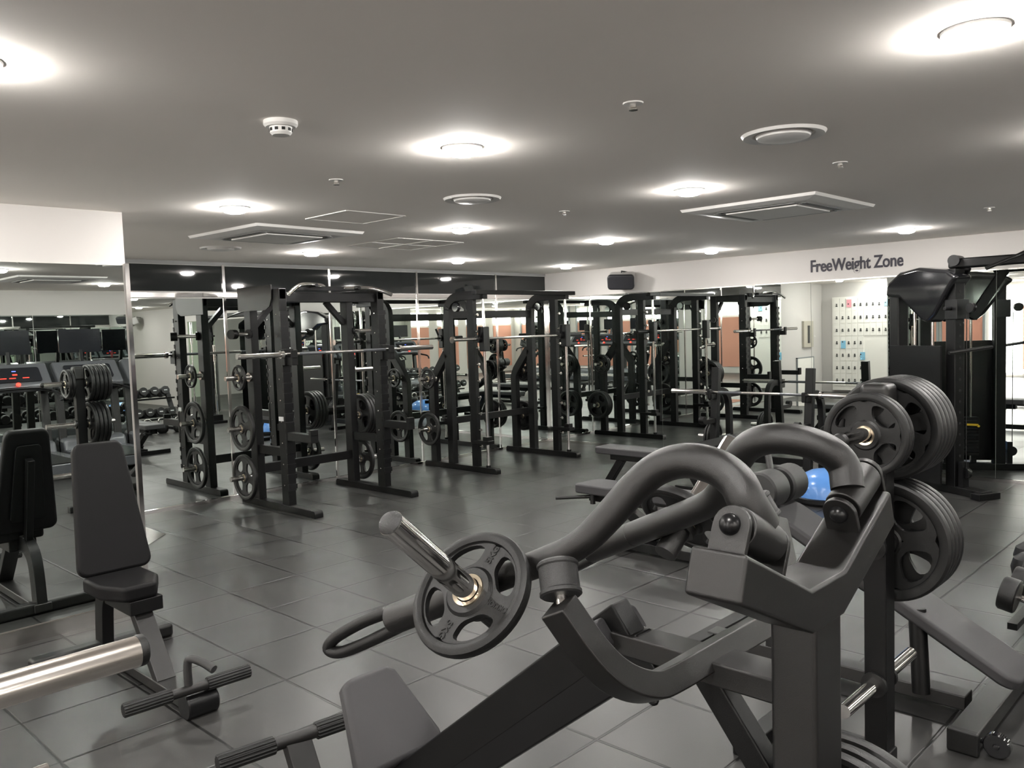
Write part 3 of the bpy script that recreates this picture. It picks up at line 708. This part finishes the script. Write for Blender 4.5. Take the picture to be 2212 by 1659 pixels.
t.part('pull_up_handle', MB().tube(catmull([(8.05, 2.05, 2.03), (8.15, 1.85, 2.12), (8.28, 1.72, 2.17), (8.30, 1.2, 2.17), (8.28, .9, 2.17), (8.1, .7, 2.1), (8.0, .55, 2.03)], 6), .017, 12), 'rubber', label='black pull-up handle')
t.part('end_bracket', MB().cyl((8.24, 2.36, 2.13), (8.42, 2.36, 2.13), .05), 'black2')

# ------------------------------------------------------------------ plate tree
TX, TY = 3.08, 1.13
t = Thing('plate_tree', 'black upright plate tree loaded with grip plates behind the main machine', 'plate tree', (TX, TY, 0))
t.part('post', MB().box(TX-.045, TX+.045, TY-.04, TY+.04, .05, 1.33), 'black', bevel=.006)
t.part('top_cap', MB().box(TX-.055, TX+.055, TY-.05, TY+.05, 1.27, 1.41), 'gunmetal', bevel=.02, seg=3)
t.part('base_beam', MB().box(TX-.04, TX+.04, TY-.05, TY+.42, 0, .06), 'black', bevel=.006)
t.part('base_foot', MB().box(TX-.30, TX+.12, TY+.36, TY+.44, 0, .06), 'black', bevel=.006)
for z in (1.24, .82, .31):
    for sd in (-1, 1):
        t.part('storage_peg', MB().cyl((TX+sd*.045, TY, z), (TX+sd*.33, TY, z), .0245, 24), 'chrome', label='chrome storage peg')
        t.part('peg_flange', MB().cyl((TX+sd*.045, TY, z), (TX+sd*.06, TY, z), .045, 24), 'rubber')
t.part('peg_cap', MB().lathe((TX-.33, TY, 1.24), (-1, 0, 0), [(.026, 0), (.027, .01), (.024, .022), (.012, .028), (0, .03)], 24), 'rubber', label='black rubber peg cap')
G = 'plates stored on the plate tree'
stack(.15, (TX-.085, TY, 1.235), (-1, 0, 0), 2, 'grip plate on the top left peg of the plate tree', G)
stack(.19, (TX+.085, TY, 1.235), (1, 0, 0), 5, 'grip plate on the top right peg of the plate tree', G)
stack(.225, (TX+.085, TY, .815), (1, 0, 0), 4, 'large grip plate on the middle right peg of the plate tree', G)
# ------------------------------------------------------------------ utility bench on the left
t = Thing('utility_bench', 'black upright utility bench with tapered backrest in front of the mirrored pillar', 'bench', (1.58, 4.1, 0))
bl = V((1.605, 4.42, .47)); bu = V((1.605, 4.58, 1.125)); dd = (bu-bl).normalized(); nn = V((1, 0, 0)).cross(dd)
t.part('backrest', MB().prism(rrect(.37, (bu-bl).length, .055, 6, .34), (bl+bu)/2, (1, 0, 0), dd, nn, .055), 'vinyl', bevel=.018, seg=3)
t.part('backrest_board', MB().prism(rrect(.20, .5, .03, 4, .3), (bl+bu)/2-nn*.022, (1, 0, 0), dd, nn, .022), 'black', bevel=.003)
seat = [(1.455, 4.36), (1.775, 4.36), (1.77, 4.10), (1.70, 3.99), (1.49, 3.99), (1.43, 4.10)]
seat = [(1.43, 4.37), (1.72, 4.37), (1.72, 4.16), (1.65, 4.01), (1.50, 4.01), (1.43, 4.16)]
t.part('seat', MB().prism(seat, (0, 0, .415), (1, 0, 0), (0, 1, 0), (0, 0, 1), .075), 'vinyl', bevel=.02, seg=3)
t.part('seat_bracket', MB().box(1.52, 1.68, 4.02, 4.34, .345, .415), 'black', bevel=.006)
t.part('rear_leg', MB().sweep(catmull([(1.60, 4.30, .40), (1.60, 4.46, .39), (1.60, 4.56, .30), (1.60, 4.60, .05)], 6), [(-.05, -.03), (.05, -.03), (.05, .03), (-.05, .03)], fixed=(1, 0, 0)), 'black', bevel=.004)
t.part('front_leg', MB().bar((1.60, 4.12, .36), (1.60, 3.86, .05), .09, .05, (0, 1, 0)), 'gunmetal', bevel=.004)
t.part('back_support', MB().bar((1.60, 4.44, .38), (1.60, 4.60, .95), .06, .04, (1, 0, 0)), 'black', bevel=.004)
t.part('base_beam', MB().box(1.55, 1.65, 3.52, 4.66, .015, .065), 'gunmetal', bevel=.006)
t.part('rear_foot', MB().box(1.24, 1.955, 4.56, 4.65, .0, .075), 'rubber', bevel=.02, seg=3)
t.part('front_cap', MB().lathe((1.53, 3.52, .05), (1, 0, 0), [(0, 0), (.055, 0), (.06, .006), (.06, .134), (.055, .14), (0, .14)], 28), 'black2')
fa, fb = V((1.27, 3.50, .135)), V((1.82, 3.47, .135))
t.part('footbar', MB().cyl(fa+V((.02, 0, 0)), fb-V((.02, 0, 0)), .022, 20), 'gunmetal')
def ribbed(a, b, r, n_=14):
    a = V(a); b = V(b); prof = []
    for k in range(n_*4):
        th = 2*PI*k/(n_*4); q = r*(1 if (k % 4) < 2 else .90); prof.append((q*math.cos(th), q*math.sin(th)))
    mb = MB(); mb.sweep([a, a+(b-a)*.02, b-(b-a)*.02, b], prof, radii=[.88, 1, 1, .88]); return mb
t.part('foot_grip', ribbed(fa, fa+(fb-fa)*.36, .030), 'rubber', angle=20, label='ribbed rubber foot grip')
t.part('foot_grip', ribbed(fb-(fb-fa)*.36, fb, .030), 'rubber', angle=20, label='ribbed rubber foot grip')
t.part('lift_handle', MB().tube(catmull([(1.545, 3.49, .14), (1.545, 3.49, .24), (1.553, 3.475, .272), (1.58, 3.42, .262), (1.60, 3.36, .24)], 6), .018, 16), 'rubber_grey')

# ------------------------------------------------------------------ foreground chest machine
XM = 1.505
def sx(p): return V((2*XM-p[0], p[1], p[2]))
t = Thing('chest_press_machine', 'black plate-loaded press machine with two curved arms filling the foreground', 'weight machine', (XM, .68, 0))
yf = .645; yb = .735
t.part('main_post', MB().box(XM-.058, XM+.062, yf, yb, .04, 1.09), 'gunmetal', bevel=.010, seg=3)
vp = [(-.312, 1.280), (-.075, 1.163), (.075, 1.163), (.312, 1.280), (.338, 1.203), (.066, 1.078), (-.066, 1.078), (-.338, 1.203)]
t.part('head_yoke', MB().prism([(XM+a, b) for a, b in vp], (0, yf-.004, 0), (1, 0, 0), (0, 0, 1), (0, 1, 0), .105), 'gunmetal', bevel=.008, seg=3)
a1 = V((.9, 0, -.436)).normalized(); n1 = V((a1.z*-1, 0, a1.x)).normalized()
Pin = V((XM-.135, .69, 1.250)); Pout = V((XM-.272, .69, 1.312))
a1 = (Pin-Pout).normalized(); n1 = V((-a1.z, 0, a1.x)).normalized()
t.part('main_beam', MB().box(XM-.048, XM+.048, yb-.01, .93, .912, .962), 'gunmetal', bevel=.005)
t.part('diagonal_brace', MB().bar((XM, .91, .925), (XM, .735, .70), .055, .05, (1, 0, 0)), 'black', bevel=.005)
# tilted frame across the machine
ear = V((0, .777, -.63)); e2 = V((0, .63, .777)); U0 = V((XM+.04, .87, .945)); earU = V((0, .902, -.43)); e2U = V((0, .43, .902))
def U(x, s_, d_=0): return V((x, 0, 0)) + V((0, U0.y, U0.z)) + e2U*s_ + earU*d_
half = [(0, .02), (.20, .02), (.27, .03), (.335, .07), (.378, .13), (.418, .228)]
XU = XM+.04
up_ = [U(XU+x, s_, .02) for x, s_ in half]
cur = catmull([U(XU-x, s_, .02) for x, s_ in half[::-1]] + up_[1:], 6)
t.part('stop_frame', MB().sweep(cur, [(-.026, -.03), (.026, -.03), (.026, .03), (-.026, .03)], fixed=tuple(earU)), 'gunmetal', bevel=.004)
sp0 = V((XM, 1.06, .985)); sp1 = V((XM, 2.05, .20))
q0 = V((XM, 1.14, .925)); sdv = V((0, .777, -.63)).normalized()
a_ = V((XM, 1.155, .93)); 
t.part('spine_beam', MB().bar(V((XM, 1.10, .985)), V((XM, 2.0, .255)), .10, .062, (1, 0, 0)), 'black', bevel=.006)
t.part('spine_rail', MB().bar(V((XM, 1.04, .935)), V((XM, 1.96, .205)), .085, .060, (1, 0, 0)), 'black2', bevel=.006)
t.part('pad_arm', MB().box(XM-.04, XM+.04, .90, 1.13, .915, .962), 'gunmetal', bevel=.004)
t.part('head_pad', MB().prism(rrect(.18, .070, .015), V((XM+.005, 1.135, .962)), (1, 0, 0), tuple(e2), tuple(ear), .045), 'vinyl_grey', bevel=.010, seg=3)
bo = MB()
for dx in (-.13, .02, .06): bo.lathe((XM+dx, .955, .895), (0, -.3, -1), [(.011, 0), (.011, .012), (.006, .018), (0, .018)], 12)
t.part('bolts', bo, 'black2')
# seat, foot rest and floor frame
sA = V((XM, 2.102, .586)); sB = V((XM, 1.943, .391)); sc_ = (sA+sB)/2
so = [(-.10, .120), (-.075, .142), (.075, .142), (.10, .120), (.158, -.105), (.158, -.130), (.130, -.148), (-.130, -.148), (-.158, -.130), (-.158, -.105)]
t.part('seat', MB().prism(so, sc_, (1, 0, 0), tuple(e2), tuple(ear), .055), 'vinyl_grey', bevel=.022, seg=4)
t.part('seat_board', MB().prism([(a*.8, b*.8) for a, b in so], sc_+ear*.055, (1, 0, 0), tuple(e2), tuple(ear), .02), 'black')
t.part('seat_stem', MB().bar(sc_+ear*.07, V((XM, 2.0, .22)), .05, .05, (1, 0, 0)), 'black')
t.part('seat_post', MB().box(XM-.04, XM+.04, 1.93, 2.03, .05, .27), 'black', bevel=.005)
t.part('floor_beam', MB().box(XM-.05, XM+.05, .60, 2.55, .0, .07), 'black', bevel=.006)
t.part('floor_foot', MB().box(XM-.42, XM+.42, .55, .64, .0, .07), 'black', bevel=.006)
t.part('foot_bracket', MB().bar((1.53, 2.52, .05), (1.53, 2.60, .20), .10, .04, (0, 1, 0)), 'gunmetal', bevel=.004)
fa, fb = V((1.25, 2.64, .215)), V((1.80, 2.56, .215))
t.part('footbar', MB().cyl(fa+V((.02, 0, 0)), fb-V((.02, 0, 0)), .024, 20), 'gunmetal')
t.part('foot_grip', ribbed(fa, fa+(fb-fa)*.36, .032), 'rubber', angle=20, label='ribbed rubber foot grip')
t.part('foot_grip', ribbed(fb-(fb-fa)*.36, fb, .032), 'rubber', angle=20, label='ribbed rubber foot grip')
# arms
A1 = [(1.335, .690, 1.290), (1.312, .704, 1.335), (1.318, .728, 1.368), (1.327, .776, 1.390), (1.330, .842, 1.394), (1.322, .897, 1.374), (1.305, .938, 1.336), (1.281, .977, 1.285), (1.257, 1.018, 1.236), (1.244, 1.055, 1.208), (1.233, 1.096, 1.187), (1.222, 1.140, 1.166), (1.185, 1.30, 1.093), (1.150, 1.46, 1.018)]
for side in (0, 1):
    f = (lambda p: V(p)) if side == 0 else sx
    fd = (lambda p: V(p)) if side == 0 else (lambda p: V((-p[0], p[1], p[2])))
    f0 = f; f = (lambda p: f0(p)) if side == 0 else (lambda p: sx(p)+V((.03, 0, .004)))
    # pivot bearing on the yoke
    t.part('pivot_bearing', MB().cyl(f(Pout+a1*.014), f(Pin-a1*.014), .037, 36), 'gunmetal', bevel=.003)
    for c in (Pout, Pin):
        outl = [(-.034, -.055), (.034, -.055)] + [(.034*math.cos(k*PI/10), .034*math.sin(k*PI/10)) for k in range(11)]
        t.part('pivot_bracket', MB().prism(outl, f(c-a1*.006), fd(V((0, 1, 0))), fd(n1), fd(a1), .012), 'gunmetal', bevel=.002)
    for c, s_ in ((Pout, -1), (Pin, 1)):
        t.part('pivot_bolt', MB().lathe(f(c+a1*s_*.006), fd(a1*s_), [(.0185, 0), (.0185, .004), (.0155, .011), (.009, .017), (0, .019)], 28), 'black2', label='domed bolt cap')
    f = f0
    path = catmull([f(p)+V((.034, 0, .006))*(side*max(0, 1-k_/4)) for k_, p in enumerate(A1)], 5)
    nP = len(path); rad = []
    for k in range(nP):
        u_ = k/(nP-1); rad.append(.0335 if u_ < .25 or side else (.0335-.0055*min(1, (u_-.25)/.45)))
    arm = t.part('lever_arm', MB().tube(path, 1, 32, radii=rad), 'gunmetal')
    h0 = f((1.185, 1.30, 1.093)); h1 = f((1.143, 1.50, .998)); hd = (h1-h0).normalized()
    t.part('handle_socket', MB().cyl(h0+hd*.02, h1, .034, 32), 'gunmetal', bevel=.004)
    lat = hd.cross(V((0, 0, 1))).normalized(); upv = lat.cross(hd).normalized()
    if upv.z < 0: upv = -upv
    g0 = h1 - hd*.06
    lp = catmull([g0+upv*.016, g0+hd*.08+upv*.020, g0+hd*.16+upv*.020, g0+hd*.255+upv*.010, g0+hd*.292-upv*.008, g0+hd*.255-upv*.026, g0+hd*.15-upv*.026, g0+hd*.02-upv*.018], 6)
    # loop handle opens sideways
    lp = [p + lat*(.045*math.sin(PI*min(1, max(0, (p-g0).dot(hd)/.24)))*0) for p in lp]
    t.part('loop_handle', MB().tube(lp, .0145, 18), 'rubber', label='looped rubber handle')
    # peg
    pb = V((1.108, 1.20, 1.130)); pt = V((.902, 1.178, 1.312)); pd = (pt-pb).normalized()
    t.part('weight_peg', MB().cyl(f(pb-pd*.05), f(pt), .0245, 36), 'chrome', label='polished steel weight peg')
    t.part('peg_tip', MB().lathe(f(pt), fd(pd), [(.0235, -.001), (.0235, .003), (.019, .009), (.01, .012), (0, .013)], 32), 'rubber_grey', label='grey domed peg cap')
    t.part('peg_flange', MB().cyl(f(pb-pd*.045), f(pb-pd*.025), .042, 32).cyl(f(pb-pd*.12), f(pb-pd*.04), .03, 24), 'gunmetal')
    # bumper between stop frame and arm
    b0 = f(U(XM-.385, .225, .0)); b1 = f((1.215, 1.125, 1.150))
    tip = f(V((1.140, .985, 1.128))) if side == 0 else U(XU+.405, .205, .02); bd = (f(V((1.190, 1.045, 1.240)))-tip).normalized() if side == 0 else V((-.2, .43, .85)).normalized()
    t.part('bumper', MB().lathe(tip+bd*.028, bd, [(0, 0), (.036, 0), (.040, .003), (.040, .009), (.0375, .012), (.0375, .054), (.040, .057), (.040, .062), (.036, .066), (0, .066)], 36), 'rubber_grey', label='round rubber stop bumper')
    t.part('bumper_bolt', MB().cyl(tip-bd*.01, tip+bd*.03, .012, 12), 'steel')
t.part('storage_horn', MB().cyl((XM+.06, .70, .525), (XM+.34, .70, .525), .0245, 24), 'steel', label='steel storage peg')
# plates on the arms
stack(.225, (1.655, .70, .528), (1, 0, 0), 3, 'large plate on the low side peg of the foreground machine', 'plates low on the foreground machine')
pb = V((1.108, 1.20, 1.130)); pd = (V((.902, 1.178, 1.312))-pb).normalized()
ARMP = plate(.133, pb-pd*.004, pd, 'five kilogram grip plate on the near arm peg of the foreground machine', 'plates on the foreground machine arms', 0.0, along=(.70, -.13, .70))
plate(.133, sx(pb-pd*.004), V((-pd.x, pd.y, pd.z)), 'five kilogram grip plate on the far arm peg of the foreground machine', 'plates on the foreground machine arms', .4)
# lettering on the near plate
for ang, body, rr, rot in ((0, '5KG', .086, 0), (PI, '5KG', .086, 0), (PI/2, 'NOKKION', .084, 1), (-PI/2, 'NOKKION', .084, 1)):
    a = ang+.2
    c, s_ = math.cos(a), math.sin(a)
    pos = V((.0076, c*rr, s_*rr))
    tang = V((0, -s_, c)); rad_ = V((0, c, s_))
    ex_, ey_ = (rad_, tang) if rot == 0 else (-rad_, -tang)
    o = text_obj('lettering', body, .021 if rot == 0 else .0145, frame_matrix(pos, ex_, ey_, (1, 0, 0)), 'engrave', ARMP, extrude=.0008, offset=.0006)
    o['label'] = 'black moulded lettering'

# ------------------------------------------------------------------ rack with chrome sleeve at the left edge
t = Thing('plate_loaded_frame', 'black machine frame with thick chrome peg reaching in from the left edge', 'weight machine', (-.25, 1.45, 0))
t.part('post', MB().box(-.32, -.20, 1.39, 1.51, .0, 1.35), 'black', bevel=.008)
t.part('base_foot', MB().box(-.31, -.21, .95, 1.95, 0, .07), 'black', bevel=.008)
t.part('weight_peg', MB().cyl((-.20, 1.458, 1.115), (.566, 1.458, 1.115), .0265, 48), 'pegsteel', label='thick polished chrome peg')
t.part('peg_ring', MB().lathe((.560, 1.458, 1.115), (1, 0, 0), [(.0268, -.002), (.0275, .002), (.0265, .010), (.022, .013), (0, .013)], 40), 'rubber', label='black end ring')
t.part('lower_peg', MB().cyl((-.20, 1.70, .845), (.475, 1.70, .845), .020, 32), 'chrome', label='lower chrome peg')
t.part('lower_arm', MB().bar((-.26, 1.45, .845), (-.26, 1.74, .845), .06, .06), 'black')

# ------------------------------------------------------------------ dumbbells and rack at right edge
t = Thing('dumbbell_rack', 'black two-tier dumbbell rack at the right edge of the view', 'dumbbell rack', (5.0, .7, 0))
for x in (4.32, 6.75):
    t.part('side_leg', MB().bar((x, .92, .02), (x, .50, .78), .05, .08, (1, 0, 0)).box(x-.03, x+.03, .42, 1.0, 0, .05), 'black', bevel=.004)
for z, yy in ((.24, .88), (.60, .66)):
    t.part('shelf_rail', MB().box(4.22, 6.80, yy+.06, yy+.10, z-.03, z).box(4.22, 6.80, yy-.10, yy-.06, z+.01, z+.04), 'black')
def dumbbell_proto(r):
    root = D.objects.new('dumbbell', None); COL.objects.link(root); root.empty_display_size = .1
    for k in (-1, 1):
        MB().lathe((0, k*.065, 0), (0, k, 0), [(0, 0), (r*.93, 0), (r, .006), (r, .062), (r*.93, .07), (0, .07)], 32).done('head', 'rubber', root)
    h = MB().lathe((0, -.07, 0), (0, 1, 0), [(.014, 0), (.017, .05), (.018, .07), (.017, .09), (.014, .14)], 20).done('handle', 'chrome', root); h['label'] = 'chrome handle'
    b = MB().box(-.03, .03, .1355, .137, -.008, .008).done('number_label', 'paper', root); b['label'] = 'white weight label'
    CH[root.name] = kids(root); return root
dp = dumbbell_proto(.078); usedd = False; idx = 0
for tier, (z, yy) in enumerate(((.24, .88), (.60, .66))):
    for k in range(13):
        x = 4.25+k*.198
        rot = Matrix.Rotation(math.radians(12 if tier == 0 else 16), 4, 'X')
        mw = Matrix.Translation((x, yy, z+.102)) @ rot
        if not usedd: o = dp; o.matrix_world = mw; usedd = True
        else: o = copy_tree(dp, mw=mw)
        order = ['first', 'second', 'third', 'fourth', 'fifth', 'sixth', 'seventh', 'eighth', 'ninth', 'tenth', 'eleventh', 'twelfth', 'thirteenth'][k]
        o['label'] = 'black round dumbbell with chrome handle, %s from the left on the %s tier' % (order, ('lower', 'upper')[tier])
        o['category'] = 'dumbbell'; o['group'] = 'dumbbells on the rack'

# ------------------------------------------------------------------ treadmills
def treadmill():
    root = D.objects.new('treadmill', None); COL.objects.link(root); root.empty_display_size = .1
    P = lambda n_, mb, m, lab=None, **k: (lambda o: (o.__setitem__('label', lab) if lab else None, o)[1])(mb.done(n_, m, root, **k))
    # user stands at +Y and faces -Y
    P('deck', MB().box(-.42, .42, -.55, 1.25, .06, .19), 'silver', bevel=.02)
    P('running_belt', MB().box(-.26, .26, -.35, 1.24, .19, .198), 'rubber')
    P('motor_hood', MB().prism([(-.62, .12), (-.62, .24), (-.45, .36), (-.15, .33), (-.10, .20), (-.10, .12)], (-.42, 0, 0), (0, 1, 0), (0, 0, 1), (1, 0, 0), .84), 'silver', bevel=.05, seg=4, lab='glossy grey motor cover')
    for s_ in (-1, 1):
        P('upright', MB().bar((s_*.37, -.30, .12), (s_*.37, -.38, 1.08), .07, .10, (1, 0, 0)), 'gunmetal', bevel=.01)
        P('handrail', MB().tube(catmull([(s_*.38, -.36, 1.0), (s_*.40, -.15, 1.02), (s_*.41, .15, .98), (s_*.41, .22, .90)], 5), .022, 12), 'black2')
    P('console', MB().prism([(-.50, 1.36), (-.40, 1.40), (-.12, 1.10), (-.14, 1.02), (-.40, 1.02)], (-.43, 0, 0), (0, 1, 0), (0, 0, 1), (1, 0, 0), .86), 'silver', bevel=.03, seg=3)
    nrm = V((0, .30, .28)).normalized(); ey_ = V((0, -.28, .30)).normalized()
    c = V((0, -.25, 1.245))
    P('display_panel', MB().prism(rrect(.62, .25, .03), c+nrm*.004, (1, 0, 0), tuple(ey_), tuple(nrm), .008), 'screen')
    e = MB().prism(rrect(.06, .025, .008), c+nrm*.013+ey_*.0, (1, 0, 0), tuple(ey_), tuple(nrm), .002)
    for x in (-.15, -.04, .12): e.prism(rrect(.08, .014, .005), c+nrm*.013-ey_*.06+V((x, 0, 0)), (1, 0, 0), tuple(ey_), tuple(nrm), .002)
    P('red_readout', e, 'led', 'red lit digits')
    P('blue_readout', MB().prism(rrect(.05, .012, .004), c+nrm*.013+ey_*.06, (1, 0, 0), tuple(ey_), tuple(nrm), .002), 'ledblue', 'blue lit mark')
    P('stop_button', MB().lathe((0, -.115, 1.12), (0, .6, .8), [(.028, 0), (.028, .02), (.02, .028), (0, .03)], 16), 'red', 'red stop button')
    P('front_grip', MB().tube(catmull([(-.40, -.10, 1.03), (-.2, -.06, 1.07), (.2, -.06, 1.07), (.40, -.10, 1.03)], 5), .02, 12), 'black2')
    P('television_mount', MB().bar((0, -.46, 1.30), (0, -.52, 1.55), .05, .04, (1, 0, 0)), 'black2')
    P('television', MB().prism(rrect(.56, .33, .012), V((0, -.54, 1.68)), (1, 0, 0), (0, 0, 1), (0, 1, 0), .035), 'screen', 'dark television screen')
    CH[root.name] = kids(root); return root
tm = treadmill(); used_tm = False
tl = []
for k in range(4): tl.append((3.42+k*.93, -1.95, 0, 'treadmill in the mirrored cardio row, %s from the pillar side' % ['first', 'second', 'third', 'fourth'][k]))
for k in range(6): tl.append((-2.3, 2.2-k*1.0, -PI/2, 'treadmill facing the salmon window wall, %s from the locker side' % ['first', 'second', 'third', 'fourth', 'fifth', 'sixth'][k]))
for x, y, rz, lab in tl:
    if not used_tm: o = tm; used_tm = True
    else: o = copy_tree(tm)
    o.location = (x, y, 0); o.rotation_euler = (0, 0, rz); o['label'] = 'grey '+lab; o['category'] = 'treadmill'; o['group'] = 'treadmills'

# wood floor strip under the treadmills
o = MB().box(2.7, 7.0, -2.9, -2.5, 0, .012).done('wood_floor_strip', 'wood', smooth=False); tag(o, 'tan wooden strip of floor under the mirrored treadmills', 'floor strip')

# ------------------------------------------------------------------ lockers
t = Thing('locker_cabinet', 'white bank of small key lockers in the bright niche, seen in the mirror', 'lockers', (-.28, 7.0, 0))
t.part('cabinet', MB().box(-.298, -.20, 6.0, 7.72, .05, 2.10), 'locker')
for r_ in range(7):
    for c_ in range(9):
        ya = 7.68-(c_+1)*.131; z = 1.80-r_*.275
        if r_ >= 3 and c_ >= 5 and c_ <= 8 and r_ <= 6:
            if c_ >= 4: continue
        d = t.part('locker_door', MB().box(-.20, -.188, ya+.004, ya+.127, z, z+.265), 'locker')
        kk = MB().lathe((-.188, ya+.065, z+.14), (1, 0, 0), [(0, 0), (.016, 0), (.016, .012), (0, .014)], 10).box(-.186, -.178, ya+.045, ya+.085, z+.09, z+.12).done('key', 'key', d, off=t.loc)
for (yy, z, m_) in ((7.34, 1.95, 'pinktag'), (6.55, 1.95, 'skyblue'), (7.47, 1.05, 'skyblue'), (7.05, .80, 'skyblue')):
    t.part('towel', MB().box(-.187, -.176, yy-.05, yy+.05, z-.08, z+.09), m_, label='small hanging cloth')
t = Thing('breaker_panel', 'beige electrical panel with dark switch on the white wall, seen in the mirror', 'electrical panel', (.45, YB, 1.3))
t.part('panel_box', MB().box(.25, .72, YB-.05, YB, 1.03, 1.60), mat('beige_paint', (.45, .42, .35), .5), bevel=.004)
t.part('switch', MB().box(.44, .54, YB-.06, YB-.05, 1.12, 1.5), 'key')
t = Thing('wall_cabinet', 'white wall cupboard door below the electrical panel, seen in the mirror', 'cabinet', (.6, YB, .4))
t.part('door', MB().box(.22, 1.0, YB-.03, YB, .02, .80), 'locker', bevel=.003)
t.part('frame', MB().box(.20, .22, YB-.035, YB, .0, .82).box(1.0, 1.02, YB-.035, YB, .0, .82).box(.2, 1.02, YB-.035, YB, .80, .82), 'frame')

# ------------------------------------------------------------------ kettlebells and upright bar stand seen in the mirror
kb = D.objects.new('kettlebell', None); COL.objects.link(kb); kb.empty_display_size = .1
MB().lathe((0, 0, 0), (0, 0, 1), [(0, 0), (.06, 0), (.095, .035), (.105, .09), (.09, .145), (.05, .175), (0, .18)], 28).done('bell', 'rubber', kb)
MB().tube(catmull([(-.05, 0, .15), (-.065, 0, .20), (-.05, 0, .25), (0, 0, .265), (.05, 0, .25), (.065, 0, .20), (.05, 0, .15)], 5), .015, 12).done('handle', 'steel', kb)
CH[kb.name] = kids(kb)
for k in range(5):
    o = kb if k == 0 else copy_tree(kb)
    o.location = (5.78+.28*k, 1.22+.05*(k % 2), 0)
    o['label'] = 'black kettlebell with steel handle on the floor, %s from the dumbbell rack' % ['first', 'second', 'third', 'fourth', 'fifth'][k]
    o['category'] = 'kettlebell'; o['group'] = 'kettlebells on the floor'
t = Thing('bar_stand', 'low black stand holding upright barbells beside the kettlebells', 'bar stand', (7.5, .55, 0))
t.part('base', MB().box(7.15, 7.85, .40, .70, 0, .05).box(7.2, 7.8, .48, .62, .05, .16), 'black', bevel=.005)
for k, x in enumerate((7.28, 7.45, 7.72)):
    t2 = Thing('barbell', 'chrome bar standing upright in the bar stand, %s one' % ['nearest', 'middle', 'farthest'][k], 'barbell', (x, .55, .17), 'bars standing in the bar stand')
    t2.part('shaft', MB().cyl((x, .55, .17), (x, .55, 1.95 if k < 2 else 1.5), .014, 14), 'steel')
    t2.part('sleeve', MB().cyl((x, .55, .17), (x, .55, .56), .0245, 18).cyl((x, .55, 1.55 if k < 2 else 1.2), (x, .55, 1.97 if k < 2 else 1.52), .0245, 18), 'chrome')
